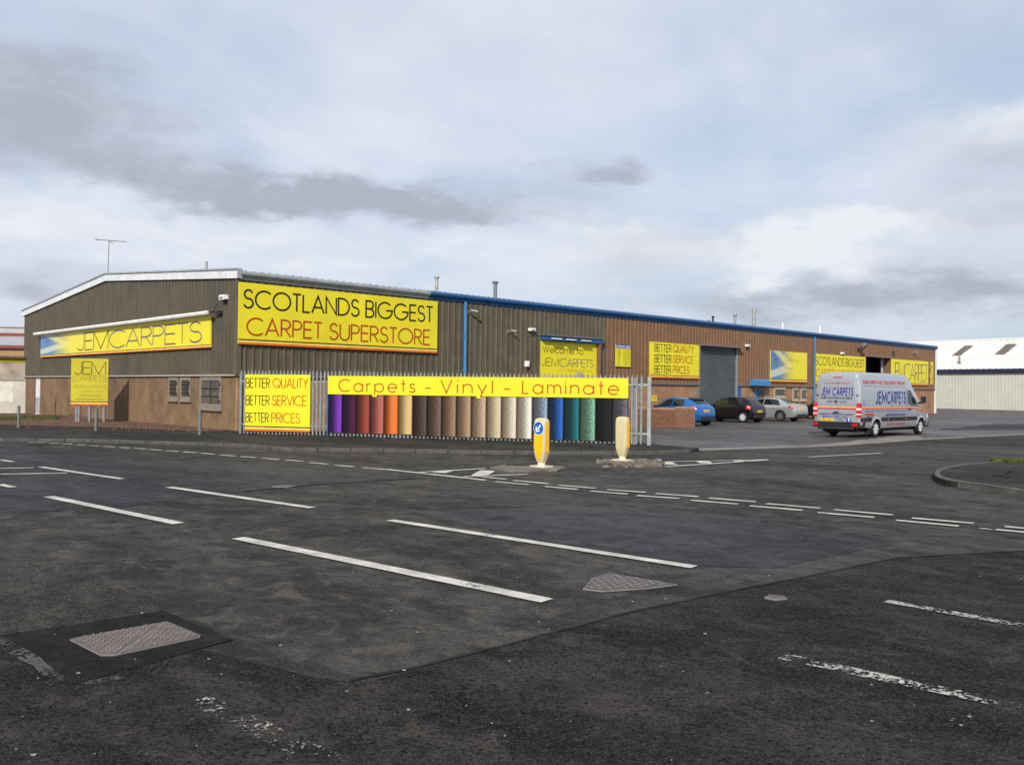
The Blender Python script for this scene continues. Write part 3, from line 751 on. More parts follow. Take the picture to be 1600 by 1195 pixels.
# openings measured on the wall
SH = W.rect(1092, 540, 640, 1150, 543.5, 640)          # roller shutter
OP = W.rect(1352, 556.5, 600, 1392, 559.5, 600)        # dark loading opening
SPLIT = W.inv(945.5, 540)[0]; SPL2 = W.inv(668, 460)[0]
# solid walls behind the sheeting
cw = MB()
for a0, a1, z0, z1 in ((.02, OP[0], 0, HE-.1), (OP[0], OP[1], OP[3], HE-.1), (OP[0], OP[1], 0, .25), (OP[1], LW, 0, HE-.1)): cw.pbox(W, a0, a1, z0, z1, -.35, -.12)
obj('wall_core', cw, MM['core'], B)
gz = lambda a: HE+(HR-HE)*(1-abs(-a-LG/2)/(LG/2))
cg = MB().extr([G.p(-.36, 0, -.12), G.p(-LG+.02, 0, -.12), G.p(-LG+.02, HE-.1, -.12), G.p(-LG/2, HR-.12, -.12), G.p(-.36, HE-.1, -.12)], G.n*-.2)
obj('wall_core', cg, MM['core'], B)
fb = MB(); fb.hexa([C0+D1*a+D2*b+Z*z for z in (0, HE-.12) for a, b in ((LW-.3, .4), (LW, .4), (LW, LG), (LW-.3, LG))])
fb.hexa([C0+D1*a+D2*b+Z*z for z in (0, HE-.12) for a, b in ((.0, LG-.3), (LW-.3, LG-.3), (LW-.3, LG), (.0, LG))])
obj('rear_wall', fb, MM['clad_brown'], B)
obj('floor', MB().hexa([C0+D1*a+D2*b+Z*z for z in (.008, .04) for a, b in ((.4, .4), (LW-.4, .4), (LW-.4, LG-.4), (.4, LG-.4))]), MM['inside'], B)
# rendered base
DR2 = W.rect(1181, 603, 650, 1194.5, 603.5, 650)
rb = MB()
for a0, a1 in ((0, SH[0]-.3), (SH[1]+.05, DR2[0]), (DR2[1], LW)): rb.pbox(W, a0, a1, -.02, HC-.03, -.12, 0)
lab(obj('rendered_base', rb, MM['render_wall'], B), 'tan roughcast base of the long side')
DG = G.rect(54.5, 591, 645, 62.5, 591, 645)
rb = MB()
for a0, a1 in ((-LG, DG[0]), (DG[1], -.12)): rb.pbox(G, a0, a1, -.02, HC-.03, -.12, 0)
lab(obj('rendered_base', rb, MM['render_gable_shade'], B), 'roughcast base of the gable end with shade put into its brown')
# ribbed cladding
zt = lambda a: HE-.22
lab(obj('wall_cladding', clad_mb(W, .0, SPLIT, HC, zt), MM['clad_olive'], B, fix=True), 'olive brown ribbed cladding of the near bays')
cl = MB()
for a0, a1, z0 in ((SPLIT+.002, SH[0], HC), (SH[0]+.001, SH[1]-.001, SH[3]), (SH[1], OP[0], HC), (OP[0]+.001, OP[1]-.001, OP[3]), (OP[1], LW, HC)):
    c_ = clad_mb(W, a0, a1, z0, zt); n0 = len(cl.v); cl.v += c_.v; cl.f += [tuple(i+n0 for i in f) for f in c_.f]
c_ = clad_mb(W, OP[0]+.001, OP[1]-.001, HC, lambda a: OP[2]); n0 = len(cl.v); cl.v += c_.v; cl.f += [tuple(i+n0 for i in f) for f in c_.f]
lab(obj('wall_cladding', cl, MM['clad_brown'], B), 'reddish brown ribbed cladding of the far bays')
lab(obj('gable_cladding', clad_mb(G, -LG, -.0, HC, lambda a: gz(a)-.2), MM['clad_gable_shade'], B), 'ribbed gable with shade put into its grey brown')
obj('corner_flashing', MB().pbox(W, -.10, .10, HC, HE-.2, -.10, .085), MM['clad_olive'], B)
obj('drip_rail', MB().pbox(W, .0, SH[0], HC-.04, HC+.03, -.1, .10).pbox(W, SH[1], LW, HC-.04, HC+.03, -.1, .10), MM['drip'], B)
obj('drip_rail', MB().pbox(G, -LG, -.0, HC-.03, HC+.03, -.1, .10), MM['drip_light'], B)
# roof sheets with ribs, seen along the eaves
def roof_slope(a0, a1, m, b0, b1, z0, z1):
    rows = ([], []); x = a0; pitch = .335
    while x < a1-.01:
        for dxx, o in ((0, 0), (.2, 0), (.225, .045), (.305, .045), (.33, 0)):
            q = min(x+dxx, a1)
            rows[0].append(W.p(q, z0+o, -b0)); rows[1].append(W.p(q, z1+o, -b1))
        x += pitch
    low = [p-Z*.09 for p in rows[0]]
    obj('roof', MB().grid([low, rows[0], rows[1]]), m, B, fix=False)
roof_slope(-.05, SPL2, MM['roof_sheet'], -.16, LG/2, HE+.02, HR+.02)
roof_slope(SPL2+.003, LW+.15, MM['roof_blue'], -.16, LG/2, HE+.02, HR+.02)
roof_slope(-.05, LW+.15, MM['roof_sheet'], LG+.16, LG/2+.002, HE+.02, HR+.02)
# eaves: gutter and fascia
def gutter(a0, a1, m, name):
    pts = [(.0, HE-.30), (.10, HE-.30), (.12, HE-.20), (.20, HE-.17), (.25, HE-.10), (.25, HE-.02), (.0, HE-.02)]
    mb = MB().extr([W.p(a0, z, o) for o, z in pts], D1*(a1-a0)); return obj(name, mb, m, B)
gutter(-.02, SPL2, MM['grey_trim'], 'gutter'); gutter(SPL2+.004, LW+.2, MM['blue_trim'], 'gutter')
# white barge boards along the gable, jointed
def barge(a0, a1):
    z = lambda a: gz(a)
    p = [(a0, z(a0)-.26), (a1, z(a1)-.26), (a1, z(a1)+.06), (a0, z(a0)+.06)]
    obj('barge_board', MB().extr([G.p(a, zz, .03) for a, zz in p], G.n*.11), MM['white_trim'], B)
    obj('barge_cap', MB().extr([G.p(a, zz, -.05) for a, zz in [(a0, z(a0)+.065), (a1, z(a1)+.065), (a1, z(a1)+.13), (a0, z(a0)+.13)]], G.n*.24), MM['grey_trim'], B)
js = [-LG-.25, -LG*.83, -LG*.66, -LG/2-.003]
for a, b in zip(js, js[1:]): barge(a, b-.008)
js = [-LG/2, -9.6, -6.2, -2.9, .16]
for a, b in zip(js, js[1:]): barge(a, b-.008)
obj('barge_end', MB().pbox(G, .16, .20, HE-.27, HE+.10, -.05, .14), MM['grey_trim'], B)
# downpipes
def pipe(u, vtop, col, r=.06, zb=0.05, name='downpipe'):
    a = W.inv(u, vtop)[0]; mb = MB().tube(W.p(a, zb, .15), W.p(a, HE-.3, .15), r, r, 10)
    for z in (1.2, 2.6, 4.2): mb.pbox(W, a-.09, a+.09, z, z+.05, .05, .20)
    obj(name, mb, col, B, smooth=True)
pipe(724, 500, MM['blue_pipe'], .075); pipe(1270, 560, MM['blue_pipe'], .085)
obj('end_trim', MB().pbox(W, LW-.02, LW+.20, 0, HE-.3, -.1, .12), MM['white_trim'], B)
# roller shutter with single slats, its hood and its guides
rs = obj('roller_shutter', MB().pbox(W, SH[0]+.02, SH[1]-.02, 0, SH[3]-.02, -.11, -.06), MM['shutter'], B)
sm = MB(); wS = SH[1]-SH[0]-.06; hs = .115
prof = [(0, 0), (.03, .012), (.045, .06), (.03, .105), (0, .113)]
sm.extr([Vector((0, -o, z)) for o, z in prof], Vector((wS, 0, 0)))
sme = sm.mesh('slat'); sme.materials.append(MM['shutter']); rz = math.atan2(D1.y, D1.x)
for k in range(int((SH[3]-.05)/hs)):
    inst('slat', sme, rs, W.p(SH[0]+.03, .02+k*hs, -.055)-base_of(B), rz)
obj('shutter_guide', MB().pbox(W, SH[0]-.06, SH[0]+.03, 0, SH[3], -.05, .09), MM['drip'], B)
obj('shutter_guide', MB().pbox(W, SH[1]-.03, SH[1]+.06, 0, SH[3], -.05, .09), MM['galv'], B)
obj('shutter_hood', MB().extr([W.p(SH[0]-.1, SH[3]+z, o) for o, z in ((.03, -.02), (.42, -.02), (.42, .03), (.03, .09))], D1*(SH[1]-SH[0]+.35)), MM['drip'], B)
obj('door_jamb', MB().pbox(W, SH[0]-.3, SH[0]-.061, 0, HC-.05, -.1, .02), MM['window_frame'], B)
a0, a1 = W.inv(1150.5, 610)[0], W.inv(1157, 610)[0]
lab(obj('door_jamb', MB().pbox(W, SH[1]+.062, a1, 0, HC-.05, .004, .05), MM['blue_trim'], B), 'blue panel beside the roller shutter')
# dark loading opening: inner lining and a hanging strip curtain
obj('opening_jamb', MB().pbox(W, OP[1]-.12, OP[1]+.0, .25, OP[3], -1.0, .045), MM['clad_brown'], B); obj('opening_jamb', MB().pbox(W, OP[0]-.06, OP[0], .25, OP[3], -.4, .045), MM['clad_brown'], B)
obj('opening_lintel', MB().pbox(W, OP[0]-.08, OP[1]+.08, OP[3]-.02, OP[3]+.08, -.3, .085), MM['drip'], B)
cm = MB(); cm.grid([[W.p(OP[1]-.55+.04*math.sin(k*2.2), z, -.7+.08*math.cos(k*2.2)) for k in range(7)] and [W.p(OP[1]-.75+.11*k+.1*(1-z/OP[3]), z, -.6+.07*math.cos(k*2.0)) for k in range(7)] for z in (.3, 2.5, OP[3])])
obj('door_curtain', cm, MM['galv'], B, smooth=True)
# windows of the long side and of the gable
def window(pl, r, fm, bars_v, bars_h, fw=.12, sill=True):
    a0, a1, z0, z1 = r
    f = MB().pbox(pl, a0, a0+fw, z0, z1, .002, .05).pbox(pl, a1-fw, a1, z0, z1, .002, .05).pbox(pl, a0+fw, a1-fw, z1-fw, z1, .002, .05).pbox(pl, a0+fw, a1-fw, z0, z0+fw*1.5, .002, .05)
    w = obj('window', f, fm, B)
    obj('pane', MB().pbox(pl, a0+fw, a1-fw, z0+fw*1.5, z1-fw, .003, .012), MM['dirty_glass' if pl is G else 'dark_glass'], w)
    if sill: obj('sill', MB().pbox(pl, a0-.03, a1+.03, z0-.05, z0, .002, .10), fm, w)
    g = MB()
    for k in range(1, bars_v): x = a0+fw+(a1-a0-2*fw)*k/bars_v; g.pbox(pl, x-.012, x+.012, z0+fw*1.5, z1-fw, .03, .045)
    for k in range(1, bars_h): x = z0+fw*1.5+(z1-z0-2.5*fw)*k/bars_h; g.pbox(pl, a0+fw, a1-fw, x-.014, x+.014, .046, .058)
    obj('grille', g, MM['mesh_guard' if pl is G else 'grille'], w)
    for zz in (z0+fw*2.2, z1-fw*2): obj('hinge', MB().pbox(pl, a1-fw*.9, a1-fw*.4, zz-.06, zz+.06, .05, .085), MM['dark_metal'], w)
window(G, G.rect(264, 590, 625.5, 279, 589.6, 625.8), MM['window_frame'], 5, 4)
window(G, G.rect(282.8, 590, 626, 299, 589.6, 626.4), MM['window_frame'], 5, 4)
w3 = G.rect(313.5, 588.8, 639, 347, 588.4, 640.5)
window(G, w3, MM['window_frame'], 2, 3, .15)
window(W, W.rect(1209, 605.5, 621, 1226.5, 606, 622), MM['window_pale'], 7, 6, .11)
window(W, W.rect(1238.3, 606.3, 626, 1246.6, 606.5, 626), MM['window_pale'], 5, 8, .10)
window(W, W.rect(1251, 606.6, 626, 1259.3, 606.8, 626), MM['window_pale'], 5, 8, .10)
window(W, W.rect(1273.5, 607, 626, 1279.5, 607.2, 626), MM['window_pale'], 4, 8, .09)
window(W, W.rect(1296, 607.5, 626, 1312, 607.7, 626), MM['window_pale'], 7, 8, .10)
# staff door with a blue canopy
dr = obj('door', MB().pbox(W, DR2[0]+.01, DR2[1]-.01, .02, HC-.06, -.11, -.05), MM['shutter'], B)
ds = MB().extr([Vector((0, -o, z)) for o, z in prof], Vector((DR2[1]-DR2[0]-.04, 0, 0))).mesh('slat'); ds.materials.append(MM['shutter'])
for k in range(17): inst('slat', ds, dr, W.p(DR2[0]+.02, .03+k*hs, -.049)-base_of(B), rz)
obj('door_jamb', MB().pbox(W, W.inv(1178, 610)[0], DR2[0]-.001, 0, HC+.02, -.1, .06), MM['blue_pipe'], B)
cp = W.rect(1180.5, 594.8, 603.2, 1203, 595.5, 603.8, .5)
cn = obj('door_canopy', MB().extr([W.p(cp[0], z, o) for o, z in ((.05, HC), (.55, HC), (.55, HC+.30), (.45, HC+.42), (.05, HC+.45))], D1*(cp[1]-cp[0])), MM['blue_pipe'], B)
# gable door
gd = obj('door', MB().pbox(G, DG[0], DG[1], 0, HC-.05, -.11, -.04), MM['door_white'], B)
obj('kick_panel', MB().pbox(G, DG[0]+.06, DG[1]-.06, .1, 1.0, -.038, -.02), MM['door_grey'], gd)
obj('door_jamb', MB().pbox(G, DG[0]-.22, DG[0]-.002, 0, HC-.05, -.08, .03), mat('jamb_brown', (.17, .09, .08), .8), B)
# entrance: blue door frame and glass below the welcome board, behind the fence
en = W.rect(845, 583, 640, 934, 585, 640)
e0, e1 = en[0], en[1]
ef = obj('entrance', MB().pbox(W, e0, e0+.15, .05, HC, .01, .09).pbox(W, e1-.15, e1, .05, HC, .01, .09).pbox(W, (e0+e1)/2-.07, (e0+e1)/2+.07, .05, HC, .01, .09), MM['blue_trim'], B)
obj('pane', MB().pbox(W, e0+.15, e1-.15, .05, HC-.1, .012, .03), MM['dark_glass'], ef)
# flues through the roof
def flue(u, vt, vb, w, m, cap, depth_in, n='flue'):
    pl = Plane(W.p(0, 0, -depth_in), D1); a, z1 = pl.inv(u, vt); _, z0 = pl.inv(u, vb)
    z0 = HE+(HR-HE)*min(1, depth_in/(LG/2))-.1
    r = w/2*((pl.p(a, z1)-Vector((0, 0, 1.8))).length)/F
    mb = MB().tube(pl.p(a, z0), pl.p(a, z1-(.0 if not cap else .10)), r, r, 12)
    f = obj(n, mb, m, B, smooth=True)
    obj('flashing', MB().tube(pl.p(a, z0-.02), pl.p(a, z0+.22), r*1.9, r*1.2, 12), MM['roof_sheet'], f, smooth=True)
    if cap:
        obj('cowl', MB().lathe(pl.p(a, z1-.10), Z, [(0, r*1.1), (.01, r*1.7), (.05, r*1.75), (.06, r*1.2), (.10, r*1.5), (.11, r*.3)], 12), m, f, smooth=True)
flue(682.5, 432, 455, 5, MM['steel'], True, 1.2); flue(774, 440, 466, 6, MM['galv_dark'], True, 1.6)
flue(1114, 494, 502, 3, MM['dark_metal'], True, 3); flue(1148.5, 491.5, 506, 4, MM['steel'], True, 2.2); flue(1178, 482, 508, 6, MM['steel'], False, 2.4)
flue(1223, 504, 513, 2.2, MM['white'], False, 2.5); flue(1281, 510, 520, 2.8, MM['white'], False, 2.4); flue(322.5, 408.5, 424, 4, MM['galv'], False, 4.5)
flue(1108, 500, 504, 4, MM['galv_dark'], False, 3.5)

# ------------------------------------------------------------------ signs
def stripes(pl, a0, a1, z0, h, off, t, k=1.0):
    obj('stripe', MB().pbox(pl, a0, a1, z0, z0+h*.034*k, off, off+.006), MM['orange_edge'], t)
    obj('stripe', MB().pbox(pl, a0, a1, z0+h*.034*k+.001, z0+h*.060*k, off, off+.006), MM['yellow_edge'], t)
    obj('stripe', MB().pbox(pl, a0, a1, z0+h*.066*k, z0+h*.086*k, off, off+.006), MM['ink_black'], t)
def sign(name, label, pl, r, off, n=1, strip=True, m='yellow', thick=.05, cat='sign', k=1.0):
    a0, a1, z0, z1 = r; t = thing(name, label, cat, pl.p((a0+a1)/2, z0, off))
    for i in range(n):
        b0, b1 = a0+(a1-a0)*i/n, a0+(a1-a0)*(i+1)/n
        obj('panel', MB().pbox(pl, b0+(.003 if i else 0), b1-(.003 if i < n-1 else 0), z0, z1, off, off+thick), MM[m], t)
    obj('backing', MB().pbox(pl, a0+.02, a1-.02, z0+.02, z1-.02, off-.03, off-.001), MM['galv_dark'], t)
    if strip: stripes(pl, a0, a1, z0, z1-z0, off+thick, t, k)
    return t
def put(t, pl, off, s, u0, u1, vt0, vb0, vt1, vb1, m, **kw):
    """one line of lettering between pixel u0 and u1, cap tops and baselines given at both ends"""
    a0, a1, z0, z1 = pl.rect(u0, vt0, vb0, u1, vt1, vb1, off)
    return text('lettering', s, a0, a1, z0, z1-z0, on(pl, off+.004), MM[m], t, **kw)
r = W.rect(372.5, 440.5, 538, 683, 471, 551.5, .13)
t = sign('banner_sign', 'big yellow board reading SCOTLANDS BIGGEST CARPET SUPERSTORE at the near corner', W, r, .10, 6)
put(t, W, .155, 'SCOTLANDS BIGGEST', 381, 676, 452.5, 480.5, 479.5, 503, 'ink_black', sw=.105)
put(t, W, .155, 'CARPET SUPERSTORE', 386, 671.5, 496.5, 523, 516, 538.5, 'ink_red', sw=.105)
BETTER = (('BETTER QUALITY', 'QUALITY'), ('BETTER SERVICE', 'SERVICE'), ('BETTER PRICES', 'PRICES'))
# board on the long wall
r = W.rect(1015, 534, 591, 1092, 539, 591, .10)
t = sign('slogan_board', 'yellow BETTER QUALITY SERVICE PRICES board fixed to brown cladding beside the shutter', W, r, .08, 1)
for w_, ub, ur, ta, tb in (('QUALITY', (1023, 1049), (1052, 1084), (538, 549), (541, 551.5)), ('SERVICE', (1023, 1049), (1052, 1083), (554.5, 566), (557, 567.5)), ('PRICES', (1023, 1048.5), (1051.5, 1077), (571, 582.5), (572.5, 583.5))):
    put(t, W, .135, 'BETTER', ub[0], ub[1], ta[0], ta[1], ta[0]+.7, ta[1]+.5, 'ink_black', sw=.10)
    put(t, W, .135, w_, ur[0], ur[1], ta[0]+1, ta[1]+.6, tb[0], tb[1], 'ink_red', sw=.10)
def saltire_mat(name, w):
    """printed flag fading into yellow; generated coordinates, w = share of the width where the print ends"""
    m = bpy.data.materials.new(name); m.use_nodes = True; t = NT(m.node_tree); b = t.n['Principled BSDF']; b.inputs['Roughness'].default_value = .35
    g = t.new('ShaderNodeTexCoord').outputs['UV']; x, y, _ = t.sep(g)
    n = t.noise(g, 5, 3, .5)
    xx = t.math('ADD', x, t.math('MULTIPLY', t.math('SUBTRACT', n, .5), .05))
    d1 = t.math('ABSOLUTE', t.math('SUBTRACT', y, t.math('SUBTRACT', 1.22, t.math('MULTIPLY', xx, 1.9/w*.62))))
    d2 = t.math('ABSOLUTE', t.math('SUBTRACT', y, t.math('ADD', .16, t.math('MULTIPLY', xx, .70/w*.62))))
    k1 = t.ramp(d1, .09, .17, 1, 0); k2 = t.ramp(d2, .09, .17, 1, 0)
    base = t.mix(t.ramp(y, .2, .9), (.02, .16, .36), (.008, .10, .38))
    base = t.mix(t.ramp(x, w*.35, w*.62), base, (.16, .26, .13))
    base = t.mix(t.math('MULTIPLY', k2, .8), base, (.52, .56, .50)); base = t.mix(t.math('MULTIPLY', k1, .8), base, (.60, .58, .26))
    base = t.mix(t.math('MULTIPLY', t.ramp(t.noise(g, 11, 4, .6), .35, .7), .22), base, (.74, .66, .20))
    f = t.ramp(t.math('ADD', x, t.math('MULTIPLY', t.math('SUBTRACT', n, .5), .25)), w*.22, w*.86)
    t.l.new(t.mix(f, base, (.74, .63, .02)), b.inputs['Base Color']); return m
def uv_panel(pl, a0, a1, z0, z1, off, m, t, name='printed_flag'):
    mb = MB().quad(pl.p(a0, z0, off), pl.p(a1, z0, off), pl.p(a1, z1, off), pl.p(a0, z1, off)); o = obj(name, mb, m, t, fix=False)
    uv = o.data.uv_layers.new(name='UVMap')
    for l, c in zip(uv.data, ((0, 0), (1, 0), (1, 1), (0, 1))): l.uv = c
    return o
# flag board
r = W.rect(1203.3, 548, 596, 1260.5, 551, 598, .10)
t = sign('flag_board', 'yellow board with a printed saltire flag above the staff door', W, r, .08, 1)
hh = r[3]-r[2]; uv_panel(W, r[0]+.01, r[1]-.01, r[2]+hh*.09, r[3]-.005, .134, saltire_mat('saltire_wall', .85), t)
put(t, W, .136, 'Flooring', 1233, 1248, 562, 566, 560, 564, 'ink_olive', sw=.09); put(t, W, .136, 'Carpets', 1226, 1240, 574, 578, 572.5, 576, 'ink_olive', sw=.09)
r = W.rect(1272.6, 553, 601, 1351.5, 557.2, 602.5, .10)
t = sign('banner_sign', 'yellow SCOTLANDS BIGGEST CARPET SUPERSTORE board behind the silver van', W, r, .08, 2)
put(t, W, .135, 'SCOTLANDS BIGGEST', 1274.3, 1350, 557.5, 570.5, 562, 573, 'ink_black', sw=.085); put(t, W, .135, 'CARPET SUPERSTORE', 1275, 1349, 577, 589, 579.5, 589.5, 'ink_red', sw=.085)
r = W.rect(1392.5, 561, 600.5, 1450, 564.5, 602, .10)
t = sign('name_board', 'yellow JEMCARPET board with thin lettering beside the dark doorway', W, r, .08, 2)
put(t, W, .135, 'JEMCARPET', 1394, 1449.5, 567, 594.5, 570, 595, 'ink_blue', sw=.05, track=.03)
r = W.rect(1454, 565, 601, 1457.6, 565.2, 601.2, .10)
t = sign('name_board', 'narrow yellow end strip of the name board at the far end of the wall', W, r, .08, 1)
put(t, W, .135, 'S', 1454.3, 1456.8, 571, 595, 571, 595, 'ink_blue', sw=.06)
# welcome board
r = W.rect(845, 528, 587, 932, 535.5, 590, .10)
r = (r[0], r[1], HC-.02, W.inv(845, 532, .1)[1])
t = sign('welcome_board', 'yellow board reading Welcome to JEMCARPETS under a blue canopy', W, r, .06, 2, strip=False)
put(t, W, .115, 'Welcome to', 848.5, 911, 541, 551, 543.5, 553.5, 'ink_black', sw=.09)
put(t, W, .115, 'JEM', 846.5, 872.5, 559, 571, 559.8, 572, 'ink_black', sw=.065, track=.16); put(t, W, .115, 'CARPETS', 874.5, 927, 560, 572.5, 562, 574, 'ink_blue', sw=.06, track=.05)
put(t, W, .115, 'Opening hours 7 days', 886, 925, 577.5, 579.8, 578, 580.5, 'ink_olive', sw=.1)
z0 = W.inv(845, 530.5, .3)[1]; z1 = W.inv(845, 523.5, .3)[1]
t = thing('entrance_canopy', 'blue boxed canopy with three slim lamps over the welcome board', 'canopy', W.p((r[0]+r[1])/2, z0, 0))
obj('box', MB().pbox(W, r[0]-.02, r[1]+.25, z0, z1, .09, .32), MM['blue_trim'], t); obj('cap', MB().pbox(W, r[0]-.10, r[1]+.40, z1, z1+.05, .06, .38), MM['drip'], t)
obj('side_cheek', MB().pbox(W, r[1]+.03, r[1]+.16, HC, z0, .07, .30), MM['clad_brown'], t)
for u in (871, 893.5, 917):
    a = W.inv(u, 528, .5)[0]; l = obj('lamp', MB().pbox(W, a-.34, a+.34, z0+.06, z0+.11, .40, .52), MM['white_lamp'], t)
    obj('bracket', MB().pbox(W, a-.33, a-.29, z0+.115, z1-.03, .32, .50).pbox(W, a+.29, a+.33, z0+.115, z1-.03, .32, .50), MM['dark_metal'], l)
# opening times
r = W.rect(962, 538, 572.5, 985, 539.5, 573, .10)
t = sign('opening_times_board', 'small yellow opening times board with a blue heading on the brown cladding', W, r, .08, 1, strip=False)
hh = r[3]-r[2]; ww = r[1]-r[0]
obj('heading', MB().pbox(W, r[0], r[1], r[3]-hh*.17, r[3]+.002, .13, .136), MM['board_blue'], t)
text('lettering', 'OPENING TIMES', r[0]+ww*.05, r[1]-ww*.05, r[3]-hh*.135, hh*.09, on(W, .139), MM['white'], t, sw=.16)
for k, (d, o, c) in enumerate((('MON', '9.00', '5.30'), ('TUE', '9.00', '5.30'), ('WED', '9.00', '5.30'), ('THUR', '9.00', '8.00'), ('FRI', '9.00', '5.30'), ('SAT', '9.00', '5.30'), ('SUN', '11.00', '5.00'))):
    zz = r[3]-hh*(.28+.108*k)
    for s_, x0 in ((d, .06), (o, .48), (c, .74)): text('lettering', s_, r[0]+ww*x0, r[0]+ww*(x0+(.24 if s_ != 'FRI' else .16)), zz, hh*.062, on(W, .134), MM['ink_black'], t, sw=.13)
r = W.rect(1016, 618, 627, 1026.3, 618.5, 627.3, .05)
t = sign('notice', 'small yellow notice low on the tan base wall beside the blue hatchback', W, r, .02, 1, strip=False, thick=.02)
put(t, W, .045, 'CUSTOMER', 1017.5, 1025, 620, 621.6, 620.2, 621.8, 'ink_black', sw=.16); put(t, W, .045, 'CARS', 1020, 1024.5, 623.5, 625.5, 623.6, 625.6, 'ink_blue', sw=.16)
# gable sign and its trough light
r = G.rect(64, 523, 557.5, 329.7, 495.3, 544.3, .13)
t = sign('name_banner', 'long yellow JEMCARPETS sign with a saltire at its left on the gable', G, r, .10, 5, k=1.15)
hh = r[3]-r[2]; ww = r[1]-r[0]
uv_panel(G, r[0]+.01, r[0]+ww*.40, r[2]+hh*.105, r[3]-.005, .155, saltire_mat('saltire_gable', .80), t)
put(t, G, .156, 'JEM', 120.5, 169, 521, 547, 516.5, 544.8, 'ink_black', sw=.06, track=.07); put(t, G, .156, 'CARPETS', 171, 315, 517, 543.5, 502.5, 534.5, 'ink_blue', sw=.06, track=.06)
p0, p1 = G.inv(53, 520.8, .40), G.inv(325, 490.5, .40)
zz = (p0[1]+p1[1])/2
t = thing('trough_light', 'long white trough light over the gable sign', 'sign light', G.p(p0[0], zz, .5))
obj('trough', MB().extr([G.p(p0[0], zz+z, o) for o, z in ((.32, -.03), (.43, -.06), (.46, .02), (.41, .08), (.32, .06))], G.d*(p1[0]-p0[0])), MM['white_lamp'], t)
for k in range(7):
    a = p0[0]+(p1[0]-p0[0])*(k+.5)/7; obj('arm', MB().tube(G.p(a, zz+.05, .36), G.p(a, zz+.12, .03), .018, .018, 6), MM['dark_metal'], t)
obj('end_bracket', MB().tube(G.p(p1[0]+.02, zz+.02, .38), G.p(p1[0]+.42, zz+.04, .10), .03, .03, 6).tube(G.p(p1[0]+.2, zz+.02, .3), G.p(p1[0]+.45, zz+.38, .2), .02, .015, 6).pbox(G, p1[0]+.25, p1[0]+.50, zz-.08, zz+.08, .04, .2), MM['dark_metal'], t)

# free-standing sign on posts in the gravel
J0 = gp(139, 659, .1); JP = Plane(J0, (1, .10))
r = JP.rect(111.5, 560, 632.5, 169.5, 560.5, 633)
t = thing('post_sign', 'upright yellow JEM CARPETS sign on four steel legs in the gravel', 'sign', JP.p((r[0]+r[1])/2, .1, 0))
a0, a1, z0, z1 = r; hh = z1-z0; ww = a1-a0
obj('panel', MB().pbox(JP, a0, a1, z0, z1, 0, .05), MM['yellow_dull'], t)
stripes(JP, a0, a1, z0, hh, .05, t, .9)
for u in (118.6, 122.6, 139.3, 161.8):
    a = JP.inv(u, 645)[0]; obj('leg', MB().pbox(JP, a-.045, a+.045, .06, z1-.15, -.10, -.01), MM['galv_dark'], t)
jl = lambda s, x0, x1, y0, y1, m, **kw: text('lettering', s, a0+ww*x0, a0+ww*x1, z1-hh*y1, hh*(y1-y0), on(JP, .053), MM[m], t, **kw)
jl('JEM', .09, .93, .07, .335, 'ink_black', sw=.055, track=.07); jl('CARPETS', .05, .96, .36, .485, 'ink_grey', sw=.07, track=.06)
jl('diamond deals', .08, .95, .555, .63, 'ink_olive', sw=.12); jl('every day', .28, .86, .66, .73, 'ink_olive', sw=.12)
jl('T 0131 660 0612', .24, .80, .775, .815, 'ink_grey', sw=.15); jl('www.jemcarpets.co.uk', .1, .92, .85, .885, 'ink_grey', sw=.15)

# ------------------------------------------------------------------ palisade fence with its boards
F0, F1 = gp(373.5, 677.5, .1), gp(1012, 695.2, .1)
F0.z = F1.z = 0
FP = Plane(F0, F1-F0); FL = (F1-F0).length; FH = 2.45
fence = thing('palisade_fence', 'galvanised steel palisade fence with pointed pales along the pavement', 'fence', FP.p(FL/2, .1, 0))
pm = MB(); hp = FH-.12; sec = [(-.036, 0), (-.021, -.012), (-.012, .014), (.012, .014), (.021, -.012), (.036, 0)]
rows = [[Vector((x, -o, z)) for x, o in sec] for z in (.03, hp-.09)]
rows.append([Vector((x*.35+(.0 if abs(x) > .015 else 0), -o, hp)) for x, o in sec])
pm.grid(rows); pm.grid([[p+Vector((0, .004, 0)) for p in r_] for r_ in rows])
pme = pm.mesh('pale', fix=False); pme.materials.append(MM['galv']); frz = math.atan2(FP.d.y, FP.d.x)
pitch = .142; npale = int(FL/pitch)
for k in range(npale):
    a = .06+k*pitch
    inst('pale', pme, fence, FP.p(a, .09, .0)-base_of(fence)+Z*random.uniform(-.012, .012), frz+random.uniform(-.02, .02), scale=(1, 1, .985-.045*k/npale)).rotation_euler.y = random.uniform(-.004, .004)
for z in (.42, 1.95): obj('rail', MB().pbox(FP, 0, FL, z, z+.055, -.07, -.02).pbox(FP, 0, FL, z-.003, z+.005, -.02, .0), MM['galv'], fence)
for u in (373.5, 384, 431, 512, 614, 737, 857, 905, 990):
    a = FP.inv(u, 670)[0]; obj('post', MB().pbox(FP, a-.05, a+.05, .05, 2.2, -.19, -.075), MM['galv_dark'], fence)
obj('post', MB().pbox(FP, FL-.02, FL+.09, .05, 2.22, -.10, .02), MM['galv'], fence)
a = FP.inv(905, 585)[0]; obj('lock_box', MB().pbox(FP, a-.09, a+.09, 2.06, 2.36, -.1, -.02), MM['galv_dark'], fence)
rl = FP.rect(383, 585.5, 672, 484.5, 585, 675.5, .05)
t = sign('slogan_board', 'yellow BETTER QUALITY SERVICE PRICES board hung on the palisade fence', FP, rl, .03, 1, thick=.03)
